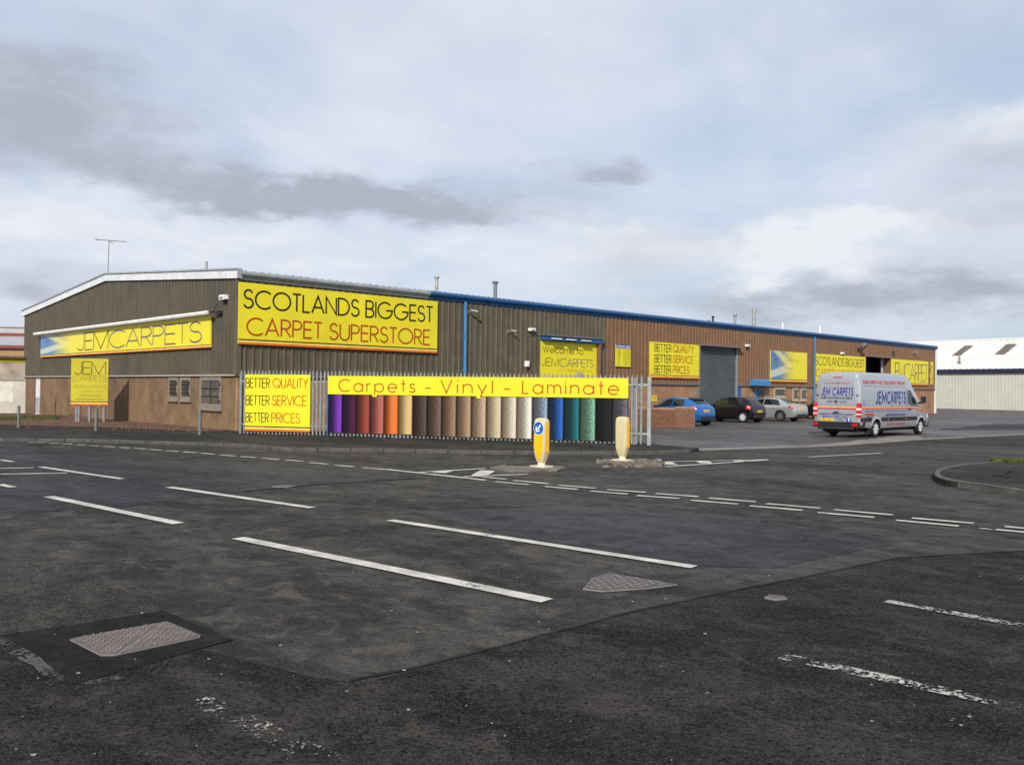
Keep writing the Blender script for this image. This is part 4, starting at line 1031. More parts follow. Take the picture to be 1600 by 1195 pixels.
for w_, ub, ur, ta, tb in (('QUALITY', (384.3, 421.5), (426.5, 481), (591, 605.5), (591.5, 605.5)), ('SERVICE', (384.3, 421), (425.5, 478.5), (618, 632.5), (618.5, 634)), ('PRICES', (384, 419.5), (424.5, 468.5), (645, 659), (646, 661))):
    put(t, FP, .065, 'BETTER', ub[0], ub[1], ta[0], ta[1], ta[0], ta[1], 'ink_black', sw=.085); put(t, FP, .065, w_, ur[0], ur[1], ta[0]+.2, ta[1]+.2, tb[0], tb[1], 'ink_red', sw=.085)
# carpet banner: header and the printed rolls
H = FP.rect(513, 587, 616.8, 981.8, 591, 620.8, .07)
t = thing('carpet_banner', 'long fence banner reading Carpets Vinyl Laminate above a row of printed carpet rolls', 'banner', FP.p((H[0]+H[1])/2, .25, .05))
for i in range(4):
    b0, b1 = H[0]+(H[1]-H[0])*i/4, H[0]+(H[1]-H[0])*(i+1)/4
    obj('header_panel', MB().pbox(FP, b0, b1-.003, H[2], H[3], .05, .085), MM['yellow'], t)
mY = MM['yellow']
for s_, u0, u1, v in (('Carpets', 529.5, 648, (592.5, 611.3, 594, 613)), ('-', 664.5, 673, (594.3, 613.2, 594.4, 613.3)), ('Vinyl', 689, 769.5, (593.5, 613.7, 594.5, 614.7)), ('-', 787, 797, (595, 615, 595, 615.1)), ('Laminate', 816.5, 966.5, (594.5, 614.6, 596.5, 616.4))):
    q = FP.rect(u0, v[0], v[1], u1, v[2], v[3], .09); text('lettering', s_, q[0], q[1], q[2], q[3]-q[2], on(FP, .089), MM['ink_red'], t, sw=.10, track=.34)
for u in (585, 748): # descender tabs that drop below the header
    q = FP.inv(u, 618, .09); obj('header_tab', MB().pbox(FP, q[0]-.08, q[0]+.08, H[2]-.07, H[2]+.002, .05, .083), mY, t)
def roll_mat(i, dark, light, speck, k0, k1):
    m = bpy.data.materials.new('printed_roll_%d' % i); m.use_nodes = True; t_ = NT(m.node_tree); b = t_.n['Principled BSDF']; b.inputs['Roughness'].default_value = .6; b.inputs['Specular IOR Level'].default_value = .15
    uvn = t_.new('ShaderNodeTexCoord').outputs['UV']; x, y, _ = t_.sep(uvn)
    pv_ = t_.comb(t_.math('MULTIPLY', x, .36), y, i*3.7)
    n = t_.ramp(t_.noise(pv_, 40, 4, .9), .40, .60); v = t_.ramp(t_.math('ADD', x, t_.math('MULTIPLY', t_.math('SUBTRACT', n, .5), speck)), k0+.18, k1+.14)
    dark = tuple(q*.32 for q in dark); light = tuple(q*.86 for q in light); c = t_.mix(v, dark, light)
    c = t_.mix(t_.math('MULTIPLY', t_.ramp(t_.noise(pv_, 80, 3, .85), .49, .57), min(.85, speck*1.3)), c, tuple(q*.35 for q in light))
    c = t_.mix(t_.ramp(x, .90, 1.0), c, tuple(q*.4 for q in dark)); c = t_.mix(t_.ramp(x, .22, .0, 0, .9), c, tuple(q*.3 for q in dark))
    t_.l.new(c, b.inputs['Base Color']); return m
rolls = [('purple', (.030, .010, .09), (.20, .045, .50), .25, .1, .75), ('dark plum', (.035, .008, .03), (.07, .012, .05), .2, .1, .8), ('rust red', (.10, .03, .025), (.34, .07, .045), .4, .05, .7),
         ('salmon red', (.16, .05, .04), (.48, .15, .11), .4, .05, .7), ('orange', (.38, .08, .02), (.72, .18, .035), .2, .0, .5), ('mustard', (.42, .28, .09), (.64, .46, .19), .2, .0, .6),
         ('dark brown', (.025, .016, .012), (.15, .10, .078), .7, .2, .8), ('speckled brown', (.04, .025, .018), (.25, .17, .135), .7, .2, .8), ('chestnut', (.09, .045, .025), (.42, .26, .16), .6, .1, .8),
         ('tan', (.13, .07, .04), (.55, .37, .235), .6, .1, .8), ('light tan', (.20, .12, .07), (.68, .51, .34), .6, .1, .8), ('beige', (.30, .20, .12), (.70, .58, .40), .5, .0, .7), ('cream', (.36, .25, .16), (.80, .72, .58), .5, .1, .7),
         ('ivory', (.45, .33, .22), (.85, .84, .76), .4, .2, .7), ('grey and pale blue', (.11, .085, .075), (.36, .50, .66), .6, .3, .7), ('black and royal blue', (.008, .009, .016), (.03, .16, .62), .5, .35, .65),
         ('black and teal', (.008, .012, .014), (.015, .24, .27), .5, .35, .75), ('dark green and mint', (.012, .018, .012), (.42, .78, .56), .7, .35, .85), ('black', (.008, .008, .010), (.020, .020, .026), .6, .3, .9), ('black and grey', (.010, .010, .014), (.36, .36, .42), .8, .45, 1.0)]
bot0, bot1 = FP.inv(513, 680, .06)[1], FP.inv(981, 686, .06)[1]
for i, (nm, dk_, lt_, sp, k0, k1) in enumerate(rolls):
    b0, b1 = H[0]+(H[1]-H[0])*i/len(rolls), H[0]+(H[1]-H[0])*(i+1)/len(rolls); zb = (bot0+bot1)/2+(.03 if i < 6 else 0)+random.uniform(-.008, .008)
    # a shallow bowed sheet, so that the printed roll stands a little proud
    rows = []
    for z in (zb, H[2]-.004): rows.append([FP.p(b0+(b1-b0)*q, z, .045+.018*math.sin(PI*q)) for q in (0, .1, .3, .5, .7, .9, 1)])
    mb = MB().grid(rows); mb.grid([[p-FP.n*.012 for p in r_] for r_ in rows])
    o = obj('printed_roll', mb, roll_mat(i, dk_, lt_, sp, k0, k1), t, fix=False, smooth=True); o['label'] = nm+' printed carpet roll'
    uv = o.data.uv_layers.new(name='UVMap')
    for l in o.data.loops:
        w_ = o.data.vertices[l.vertex_index].co+base_of(t); q = (w_-FP.o).dot(FP.d); uv.data[l.index].uv = ((q-b0)/(b1-b0), (w_.z-zb))
obj('banner_edge', MB().pbox(FP, H[0]-.05, H[0]-.003, bot0, H[2], .03, .06), mat('edge_blue', (.02, .10, .26), .5), t)

# ------------------------------------------------------------------ lamps, cameras, alarm boxes on the walls
def flood(pl, u, v, label, w=.36, h=.15, d=.20, name='floodlight'):
    a, z = pl.inv(u, v, .25)
    t = thing(name, label, 'floodlight', pl.p(a, z-h/2, .08), 0, 'white box lights on the walls')
    obj('housing', MB().extr([pl.p(a-w/2, z+zz, o) for o, zz in ((.07, -h/2+.03), (.07+d*.9, -h/2), (.07+d, h/2-.05), (.07+d*.85, h/2), (.07, h/2))], pl.d*w), MM['white'], t)
    obj('lens', MB().pbox(pl, a-w/2+.04, a+w/2-.04, z-h/2-.025, z-h/2, .1, .07+d*.8), MM['dark_metal'], t)
    obj('louvre', MB().pbox(pl, a-w*.32, a+w*.3, z-h*.25, z+h*.15, .07+d*.95, .07+d+.012), MM['galv'], t)
flood(G, 346, 464.5, 'white box light high on the gable near the corner', .42, .19)
flood(W, 833, 515, 'white box light left of the blue entrance canopy'); flood(W, 1170, 540, 'white box light right of the roller shutter')
flood(W, 1318, 552, 'white box light above the board behind the van')
def cctv(u, v, label, sc=1.0, m='galv', side=1):
    a, z = W.inv(u, v, .3); t = thing('security_camera', label, 'security camera', W.p(a, z, .05))
    obj('bracket', MB().tube(W.p(a-.10*side, z-.08*sc, .06), W.p(a-.05*side, z-.02, .28*sc), .025*sc, .022*sc, 8).pbox(W, a-.10*side-.07*sc, a-.10*side+.07*sc, z-.16*sc, z+.02*sc, .05, .09), MM[m], t)
    p, q = W.p(a-.05*side, z+.02*sc, .26*sc), W.p(a+.24*sc*side, z-.06*sc, .46*sc)
    obj('body', MB().tube(p-Z*.02, q, .062*sc, .068*sc, 10), MM[m], t, smooth=True)
    obj('lens', MB().tube(q, q+(q-p).normalized()*.03, .045*sc, .04*sc, 10), MM['dark_metal'], t)
cctv(738, 485, 'grey camera on a bracket beside the blue downpipe', .95); cctv(801, 516, 'grey camera left of the box light by the entrance', .8)
cctv(1431, 549.5, 'small camera near the far end of the brown wall', .9)
a, z = W.inv(822.7, 568, .1)
t = thing('junction_box', 'small white box on the olive cladding beside the welcome board', 'box', W.p(a, z-.13, .07))
obj('case', MB().pbox(W, a-.11, a+.11, z-.15, z+.13, .07, .2), MM['white'], t); obj('lid', MB().pbox(W, a-.09, a+.09, z-.12, z+.10, .2, .215), MM['white_lamp'], t)
for u, v, lb, s_ in ((1347.5, 540.5, 'round grey floodlight above the dark loading doorway', 1.0), (1401, 548, 'small dark floodlight right of the loading doorway', .55)):
    a, z = W.inv(u, v, .4); t = thing('yard_floodlight', lb, 'floodlight', W.p(a, z, .05))
    obj('arm', MB().tube(W.p(a, z-.25*s_, .05), W.p(a, z-.1*s_, .45*s_), .035*s_, .03*s_, 8).pbox(W, a-.12*s_, a+.12*s_, z-.42*s_, z-.12*s_, .05, .1), MM['dark_metal'], t)
    obj('shade', MB().lathe(W.p(a-.1, z+.12*s_, .35*s_), (W.n*.8-Z*.55+D1*.2), [(0, .12*s_), (.12*s_, .22*s_), (.34*s_, .33*s_), (.36*s_, .34*s_)], 14), MM['galv_dark'], t, smooth=True)
    obj('glass', MB().lathe(W.p(a-.1, z+.12*s_, .35*s_)+(W.n*.8-Z*.55+D1*.2).normalized()*.361*s_, (W.n*.8-Z*.55+D1*.2), [(0, .31*s_), (.015, .28*s_)], 14), MM['car_glass'], t)
# television aerial at the gable peak
A0 = G.p(-LG/2-.05, HR+.05, .0)
pa = G.inv(162.5, 378.5, 0); top = G.p(-LG/2+.08, pa[1], 0)
t = thing('television_aerial', 'thin television aerial on a mast at the gable ridge', 'aerial', A0)
obj('mast', MB().tube(A0-Z*.4, top, .022, .018, 8), MM['galv_dark'], t)
bdir = Vector((.93, .3, -.02)).normalized(); b0 = top-bdir*.62; b1 = top+bdir*.78
obj('boom', MB().tube(b0, b1, .014, .014, 6), MM['dark_metal'], t)
el_ = MB(); per = Vector((-bdir.y, bdir.x, 0))
for k in range(11): c_ = b0.lerp(b1, k/10); el_.tube(c_-per*.16, c_+per*.16, .005, .005, 5)
el_.tube(b0-Z*.0+bdir*.05, b0+bdir*.05+Z*.12, .006, .006, 5); el_.tube(top-Z*.02, top+bdir*.2-Z*.14, .012, .012, 5)
obj('element', el_, MM['dark_metal'], t)

# ------------------------------------------------------------------ posts at the back of the pavement
for (u, vt, vb, lb, r_) in ((29, 634, 668, 'short grey steel post at the left edge of the pavement', .055), (150, 638, 672.5, 'grey steel post in front of the post sign', .06), (312, 639.5, 679, 'grey steel post below the gable window', .06)):
    p = gp(u, vb, .1); h = (vb-vt)*p.y/F
    t = thing('marker_post', lb, 'post', p, 0, 'grey steel posts behind the pavement')
    obj('shaft', MB().tube(p-Z*.1, p+Z*(h-.02), r_, r_, 12), MM['pole_grey'], t, smooth=True); obj('cap', MB().lathe(p+Z*(h-.02), Z, [(0, r_*1.06), (.015, r_*1.06), (.03, r_*.6)], 12), MM['pole_grey'], t, smooth=True)
p = gp(85, 650.5, .1)
t = thing('vent_pipe', 'short rusty pipe standing against the gable base', 'pipe', p)
obj('shaft', MB().tube(p-Z*.1, p+Z*.85, .05, .05, 10), mat('rust', (.20, .10, .06), .8, 0, .3, 8), t, smooth=True); obj('collar', MB().tube(p+Z*.78, p+Z*.88, .065, .065, 10), MM['concrete'], t, smooth=True)

# ------------------------------------------------------------------ traffic islands and bollards
def ragged_island(name, px, z, m):
    g = rough_px(px, .045, .22); c = sum(g, Vector())/len(g)
    mb = MB(); n = len(g); top = [c+(p-c)*.93 for p in g]
    rows = [[Vector((p.x, p.y, -.02)) for p in g], [Vector((p.x, p.y, z*random.uniform(.55, .8))) for p in g], [Vector((p.x, p.y, z*random.uniform(.92, 1.08))) for p in top], [Vector((c.x+(p.x-c.x)*.5, c.y+(p.y-c.y)*.5, z*random.uniform(.95, 1.1))) for p in g]]
    mb.grid(rows, True); mb.poly(rows[-1]); return struct(obj(name, mb, m))
i1 = ragged_island('traffic_island', [(766, 732.5), (788, 728.4), (864, 728.6), (884, 733), (870, 737), (795, 738)], .055, mat('island_concrete', (.15, .132, .112), .92, 0, .3, 3, bump=.5, dirt=((.05, .045, .04), .7, 1.8)))
sheet('soil_patch', None, .066, MM['soil'], i1, world_pts=rough_px([(790, 729.2), (826, 728.8), (850, 729.6), (815, 731), (790, 731)], .03, .2))
i2 = ragged_island('traffic_island', [(930, 723.2), (944, 720.5), (997, 719.6), (1027, 722.6), (1040, 725.6), (1034, 729.4), (990, 729.2), (949, 726.8)], .07, mat('broken_concrete', (.135, .112, .085), .95, 0, .35, 4, bump=.9, bscale=25, dirt=((.05, .042, .035), .75, 1.6)))
rb = MB()
for k in range(70):
    u, v = random.uniform(932, 1036), random.uniform(720, 730); p = gp(u, v, .0); r_ = random.uniform(.015, .045); zz = .06 if 722 < v < 728 else 0
    rb.hexa([(p.x+sx*r_*random.uniform(.6, 1.3), p.y+sy*r_*random.uniform(.6, 1.3), zz+z*r_*random.uniform(.6, 1)) for z in (0, 1) for sx, sy in ((-1, -1), (1, -1), (1, 1), (-1, 1))])
struct(obj('rubble', rb, MM['concrete']), 'stuff')
def bollard(u, vb, z, H_, label, keep_left, rot):
    p = gp(u, vb, z); t = thing('traffic_bollard', label, 'bollard', p, rot, None)
    # local: x across the face, -y is the face
    fw, fd = .165, .105
    def ring(z_, w, d):
        pts = []; r_ = .05
        for cx, cy, a0 in ((w-r_, d-r_, 0), (-w+r_, d-r_, 90), (-w+r_, -d+r_, 180), (w-r_, -d+r_, 270)):
            for k in range(5): a = math.radians(a0+22.5*k); pts.append(Vector((cx+r_*math.cos(a), cy+r_*math.sin(a), z_)))
        return pts
    prof_ = [(.10, .085, .075), (.13, .10, .085), (.22, .135, .10), (.34, .160, .107), (.5, fw, fd), (H_-.16, fw, fd), (H_-.07, fw*.97, fd*.95), (H_-.025, fw*.86, fd*.8), (H_-.006, fw*.66, fd*.6), (H_, fw*.4, fd*.5)]
    mb = MB(); R_ = [ring(*q) for q in prof_]; mb.grid(R_, True); mb.poly(R_[-1]); mb.poly(R_[0][::-1])
    obj('shell', mb, MM['bollard'], t, world=False, smooth=50)
    obj('neck', MB().lathe((0, 0, .03), Z, [(0, .10), (.03, .085), (.075, .085)], 16), MM['bollard_base'], t, world=False, smooth=True)
    obj('base_plate', MB().prism([(-.21, -.16), (.21, -.16), (.21, .16), (-.21, .16)], 0, .028), MM['bollard_base'], t, world=False)
    sx = 1
    side = [(-.055, .36), (.055, .30), (.055, H_-.11), (-.055, H_-.11)] if keep_left else [(-.05, .33), (.05, .33), (.05, H_-.11), (-.05, H_-.11)]
    o = obj('side_panel', MB().extr([Vector((fw+.001, y, z_)) for y, z_ in side], (.005, 0, 0)), MM['bol_yellow'], t, world=False)
    if keep_left:
        yp = [(-.152, H_-.40), (.152, H_-.40), (.152, .48), (.140, .34), (.10, .16), (.05, .15), (-.02, .19), (-.09, .28), (-.14, .38), (-.152, .46)]
        # follow the tapering front of the shell
        def fy(z_):
            for (z0_, w0, d0), (z1_, w1, d1_) in zip(prof_, prof_[1:]):
                if z0_ <= z_ <= z1_: return d0+(d1_-d0)*(z_-z0_)/(z1_-z0_)
            return fd
        rows = []
        zs = [.19, .25, .34, .42, .5, H_-.37]
        for z_ in zs:
            w = .140 if z_ >= .42 else .140*(.35+.65*(z_-.15)/.27)
            s0 = -w if z_ >= .42 else -w*.72
            rows.append([Vector((s0+(w*.9-s0)*k/4, -fy(z_)-.005, z_)) for k in range(5)])
        mb = MB().grid(rows); obj('front_panel', mb, MM['bol_yellow'], t, world=False, fix=False)
        cz = H_-.225
        disc = obj('sign_disc', MB().lathe((0, -fd+.002, cz), (0, -1, 0), [(0, .142), (.010, .142), (.012, .138)], 28), MM['sign_blue'], t, world=False)
        lab(disc, 'round blue sign with a white arrow pointing down left')
        obj('rim', MB().lathe((0, -fd+.001, cz), (0, -1, 0), [(0, .152), (.008, .152)], 28), MM['white'], t, world=False)
        e = Vector((-.66, 0, -.75)); n_ = Vector((.75, 0, -.66)); c_ = Vector((0, -fd-.0125, cz))
        ar = MB(); ar.poly([c_+n_*.022-e*.095, c_+n_*.022+e*.03, c_-n_*.022+e*.03, c_-n_*.022-e*.095])
        ar.poly([c_+n_*.07+e*.005+Vector((0, -.0008, 0)), c_+n_*.07+e*.045+Vector((0, -.0008, 0)), c_+e*.112+Vector((0, -.0008, 0)), c_-n_*.07+e*.045+Vector((0, -.0008, 0)), c_-n_*.07+e*.005+Vector((0, -.0008, 0)), c_+e*.06+Vector((0, -.0008, 0))])
        obj('arrow', ar, MM['white'], disc, world=False, fix=False)
    else:
        obj('scratch', MB().extr([Vector((fw+.002, -.02, .22)), Vector((fw+.002, .01, .20)), Vector((fw+.002, .01, .30)), Vector((fw+.002, -.01, .31))], (.002, 0, 0)), MM['concrete'], t, world=False)
    return t
bollard(846, 729.3, .055, 1.10, 'traffic bollard with a blue keep left disc and yellow front on the near island', True, math.radians(-44))
bollard(972.5, 719.3, .07, 1.08, 'blank cream traffic bollard with one yellow side strip on the broken island', False, math.radians(-40))

# ------------------------------------------------------------------ low brick wall in the yard
bw0, bw1, bw2 = gp(960, 664), gp(1055, 668.5), gp(1086, 669)
BWP = Plane(bw0, bw1-bw0); L_ = (bw1-bw0).length; ang = math.atan2(BWP.d.y, BWP.d.x)
t = thing('brick_wall', 'low red brick wall with a brick pier before the blue car', 'wall', BWP.p(L_/2, 0, 0))
hw = .86
def bricks(pl, a0, a1, z0, z1, o0, o1, seed):
    rr = random.Random(seed); core = MB().pbox(pl, a0+.006, a1-.006, z0, z1-.004, o0+.006, o1-.012); br = MB(); z = z0; row = 0
    while z < z1-.05:
        x = a0-(.1125 if row % 2 else 0)
        while x < a1-.01:
            b0, b1 = max(x+.005, a0), min(x+.22, a1)
            if b1-b0 > .03: br.pbox(pl, b0, b1, z+.006, z+.066, o1-.03, o1+rr.uniform(-.004, .003))
            x += .225
        z += .075; row += 1
    return core, br
c_, b_ = bricks(BWP, 0, L_, 0, hw, -.22, 0, 1)
obj('mortar', c_, MM['mortar'], t); struct(obj('brickwork', b_, MM['brick'], t), 'stuff')
cpb = MB().box(0, .068, -.03, .25, 0, .10).mesh('coping_brick'); cpb.materials.append(MM['coping'])
for k in range(int(L_/.075)): inst('coping_brick', cpb, t, BWP.p(k*.075, hw, .0)-base_of(t)+Z*random.uniform(0, .006), ang)
PP = Plane(bw1, (bw2-bw1)); LP = (bw2-bw1).length
pr = obj('pier', MB().pbox(PP, 0, .001, 0, .01, -.01, 0), MM['mortar'], t)
for pl, a0, a1, o0, o1, sd_ in ((BWP, L_, L_+.001, -.01, 0, 3),): pass
c_, b_ = bricks(PP, 0, LP, 0, .94, -.34, .0, 5); obj('mortar', c_, MM['mortar'], pr); struct(obj('brickwork', b_, MM['brick'], pr), 'stuff')
PQ = Plane(PP.p(0, 0, -.34), -PP.n*-1)
c_, b_ = bricks(PQ, 0, .34, 0, .94, -.01, .006, 6); struct(obj('brickwork', b_, MM['brick'], pr), 'stuff')
for k in range(int(LP/.075)): inst('coping_brick', cpb, t, PP.p(k*.075, .94, .0)-base_of(t), math.atan2(PP.d.y, PP.d.x))

# ------------------------------------------------------------------ neighbouring buildings
# white shed on the right
q0, q1 = gp(1456, 641.2), gp(1600, 645.2)
NP = Plane(q0, q1-q0); La = -14; Lb = (q1-q0).length+30
HW2 = NP.inv(1461, 583.5)[1]; 
ridge_off = -9.0; RP = Plane(NP.p(0, 0, ridge_off), NP.d); HR2 = (RP.inv(1461, 534.5)[1]+RP.inv(1600, 528)[1])/2
t = thing('white_shed', 'pale shed with a white pitched roof and cream ribbed wall beyond the yard', 'shed', NP.p(10, 0, -2))
obj('wall', clad_mb(NP, La, Lb, .25, lambda a: HW2, 0, .34, .016), MM['clad_cream'], t, fix=True)
obj('wall_core', MB().pbox(NP, La, Lb, 0, HW2-.1, -18, -.05), MM['clad_cream'], t)
obj('plinth', MB().pbox(NP, La, Lb, 0, .25, -.3, .04), MM['drip'], t)
obj('gutter', MB().pbox(NP, La, Lb, HW2+.05, HW2+.40, -.02, .30), MM['navy'], t)
def on_roof(pl, a, k, lift=0.0): return NP.p(a, HW2+.42+(HR2-HW2-.42)*k+lift, .28+(ridge_off-.28)*k)
rows = [[], []]; x = La
while x < Lb:
    for dxx, o in ((0, 0), (.42, 0), (.46, .035), (.56, .035), (.6, 0)):
        rows[0].append(on_roof(0, min(x+dxx, Lb), 0, o)); rows[1].append(on_roof(0, min(x+dxx, Lb), 1, o))
    x += .6
ro = obj('roof', MB().grid(rows), MM['roof_white'], t, fix=False)
obj('roof_back', MB().quad(on_roof(0, La, 1), on_roof(0, Lb, 1), NP.p(Lb, HW2+.3, -18.2), NP.p(La, HW2+.3, -18.2)), MM['roof_white'], t, fix=False)
rc = MB(); x = La
while x < Lb:
    rc.hexa([on_roof(0, a, k, l) for l in (.02, .11) for a, k in ((x, .965), (x+1.05, .965), (x+1.05, 1.005), (x, 1.005))]); x += 1.12
obj('ridge_cap', rc, MM['roof_white'], ro)
def solve_roof(u, v):
    best = None
    r0 = ray(u, v); A, Bq, Cq = on_roof(0, 0, 0), on_roof(0, 10, 0), on_roof(0, 0, 1); n = (Bq-A).cross(Cq-A)
    c_ = Vector((0, 0, CAMH)); tt = (A-c_).dot(n)/r0.dot(n); p = c_+r0*tt; a = (p-NP.o).dot(NP.d); k = (p.z-A.z)/(Cq.z-A.z); return a, k
for quad in ([(1487.5, 556), (1501, 556), (1520.5, 540.6), (1507, 541)], [(1554.5, 554), (1570, 554.2), (1588.5, 538.3), (1572, 538.8)]):
    pts = [solve_roof(*q) for q in quad]
    up_, dn_ = [on_roof(0, a, k, .055) for a, k in pts], [on_roof(0, a, k, .0) for a, k in pts]
    rl_ = obj('rooflight', MB().hexa(dn_+up_), MM['rooflight'], t)
    rb_ = MB(); 
    for i in range(1, 4):
        (a0_, k0_), (a1_, k1_) = [(pts[0][0]+(pts[1][0]-pts[0][0])*i/4, pts[0][1]), (pts[3][0]+(pts[2][0]-pts[3][0])*i/4, pts[3][1])]
        rb_.tube(on_roof(0, a0_, k0_, .07), on_roof(0, a1_, k1_, .07), .06, .06, 6)
    obj('rib', rb_, MM['rooflight'], rl_)
a, k = solve_roof(1499, 567.5); p = on_roof(0, a, k, 0)
f = obj('flue', MB().tube(p-Z*.2, p+Z*.75, .10, .10, 10), MM['galv_dark'], t, smooth=True); obj('flashing', MB().tube(p-Z*.2, p+Z*.10, .33, .14, 10), MM['flue_brown'], f, smooth=True)

# left: low white workshop and the red trimmed warehouse behind it
p0, p1 = gp(-60, 645), gp(44, 645.5); p1 = p1+Vector((4, 4, 0))
KP = Plane(p0, Vector((1, .16, 0))); z = lambda v: KP.inv(15, v)[1]; ka, kb = KP.inv(-80, 640)[0], KP.inv(41, 640)[0]+2.0
t = thing('white_workshop', 'low whitewashed workshop with a damp parapet left of the warehouse', 'building', KP.p((ka+kb)/2, 0, 0))
obj('wall', MB().pbox(KP, ka, kb, 0, z(594), -8, 0), MM['white_wall'], t); obj('ledge', MB().pbox(KP, ka, kb, z(594), z(591.5), -.2, .06), MM['damp_wall'], t)
obj('parapet', MB().pbox(KP, ka, kb, z(591.5), z(565.5), -8, -.01), MM['damp_wall'], t)
obj('fascia', MB().pbox(KP, ka, kb, z(565.5), z(559.5), -.3, .04), MM['yellow_dull'], t)
obj('roof', MB().extr([KP.p(ka, zz, o) for o, zz in ((.30, z(559.5)), (.30, z(557)), (-8, z(550)), (-8, z(559)))], KP.d*(kb-ka)), MM['chimney_brick'], t)
obj('patched_render', MB().pbox(KP, KP.inv(0, 600)[0]-2, KP.inv(21, 600)[0], z(628), z(597), .001, .012), mat('new_render', (.56, .53, .47), .9), t)
cx = KP.inv(35, 540)[0]; zc_ = KP.inv(35, 535, -3)[1]
ch = obj('chimney', MB().pbox(KP, cx-.55, cx+.55, z(556), zc_-.15, -3.9, -2.9).pbox(KP, cx-.65, cx+.65, zc_-.15, zc_, -4.0, -2.8), MM['chimney_brick'], t)
obj('chimney_pot', MB().tube(KP.p(cx-.2, zc_, -3.4), KP.p(cx-.2, zc_+.35, -3.4), .16, .13, 8), MM['chimney_brick'], ch); obj('chimney_pot', MB().tube(KP.p(cx+.25, zc_, -3.4), KP.p(cx+.25, zc_+.2, -3.4), .16, .13, 8), MM['chimney_brick'], ch)
RPn = Plane(KP.p(0, 0, -34), KP.d); z = lambda v: RPn.inv(15, v)[1]; ka, kb = RPn.inv(-160, 560)[0], RPn.inv(60, 560)[0]
t = thing('red_trimmed_warehouse', 'distant pale roofed warehouse with red trim behind the workshop', 'warehouse', RPn.p((ka+kb)/2, 0, 0))
obj('wall', MB().pbox(RPn, ka, kb, 0, z(544.5), -16, 0), MM['tan_wall'], t); obj('fascia', MB().pbox(RPn, ka, kb, z(544.5), z(539.5), -.3, .3), MM['red_trim'], t)
obj('roof', MB().extr([RPn.p(ka, zz, o) for o, zz in ((.2, z(539.5)), (-9, RPn.inv(15, 525, -9)[1]), (-16, z(541)))], RPn.d*(kb-ka)), MM['pale_sheet'], t)
zz = RPn.inv(15, 524.2, -9)[1]; obj('ridge_trim', MB().pbox(RPn, ka, kb, zz-.1, zz+.25, -9.3, -8.7), MM['red_trim'], t)
obj('ridge_glazing', MB().pbox(RPn, ka, kb, zz+.25, zz+.80, -9.6, -9.0), MM['pale_sheet'], t)
obj('ridge_top', MB().pbox(RPn, ka, kb, zz+.80, zz+.90, -9.65, -8.95), MM['red_trim'], t)

# ------------------------------------------------------------------ vehicles
def pchip(xs, ys, x):
    xs, ys = np.asarray(xs, float), np.asarray(ys, float); h = np.diff(xs); d = np.diff(ys)/h; m = np.zeros(len(xs)); m[0], m[-1] = d[0], d[-1]
    for i in range(1, len(xs)-1):
        if d[i-1]*d[i] > 0: w1, w2 = 2*h[i]+h[i-1], h[i]+2*h[i-1]; m[i] = (w1+w2)/(w1/d[i-1]+w2/d[i])
    i = int(np.clip(np.searchsorted(xs, x)-1, 0, len(h)-1)); t_ = (x-xs[i])/h[i]
    return float((1+2*t_)*(1-t_)**2*ys[i]+t_*(1-t_)**2*h[i]*m[i]+t_*t_*(3-2*t_)*ys[i+1]+t_*t_*(t_-1)*h[i]*m[i+1])
def crom(P, i, t_):
    n = len(P); p0, p1, p2, p3 = P[max(0, i-1)], P[i], P[min(n-1, i+1)], P[min(n-1, i+2)]
    f = lambda a, b, c, d: .5*(2*b+(c-a)*t_+(2*a-5*b+4*c-d)*t_*t_+(3*b-a-3*c+d)*t_**3)
    return f(p0[0], p1[0], p2[0], p3[0]), f(p0[1], p1[1], p2[1], p3[1])
class Loft:
    def __init__(s, st, sec, shear=None):
        s.st = np.array(st, float); s.sec = sec; s.shear = shear or (lambda x, z: x)
    def ctl(s, x): return s.sec([pchip(s.st[:, 0], s.st[:, k], x) for k in range(1, s.st.shape[1])])
    def at(s, x, par, side=1, out=0.0):
        P = s.ctl(x); i = min(int(par), len(P)-2); y, z_ = crom(P, i, par-i)
        y2, z2 = crom(P, i, min(1, par-i+.05)); y1, z1_ = crom(P, i, max(0, par-i-.05)); dy_, dz_ = y2-y1, z2-z1_; l = math.hypot(dy_, dz_) or 1
        return Vector((s.shear(x, z_), side*(y+dz_/l*out), z_-dy_/l*out))
    def body(s, xs, sub=3):
        np_ = len(s.ctl(xs[0])); pars = [i+k/sub for i in range(np_-1) for k in range(sub)]+[np_-1-1e-6]
        rings = []
        for x in xs:
            half = [s.at(x, p) for p in pars]; rings.append(half+[Vector((v.x, -v.y, v.z)) for v in half[-2:0:-1]])
        mb = MB().grid(rings, True); mb.poly(rings[0]); mb.poly(rings[-1]); return mb
    def patch(s, x0, x1, p0, p1, side, out=.006, nx=10, npar=5, fx0=None, fx1=None):
        rows = []
        for j in range(npar+1):
            q = j/npar; a = fx0(q) if fx0 else x0; b = fx1(q) if fx1 else x1
            pp = p0+(p1-p0)*q
            rows.append([s.at(a+(b-a)*i/nx, pp, side, out) for i in range(nx+1)])
        return MB().grid(rows)
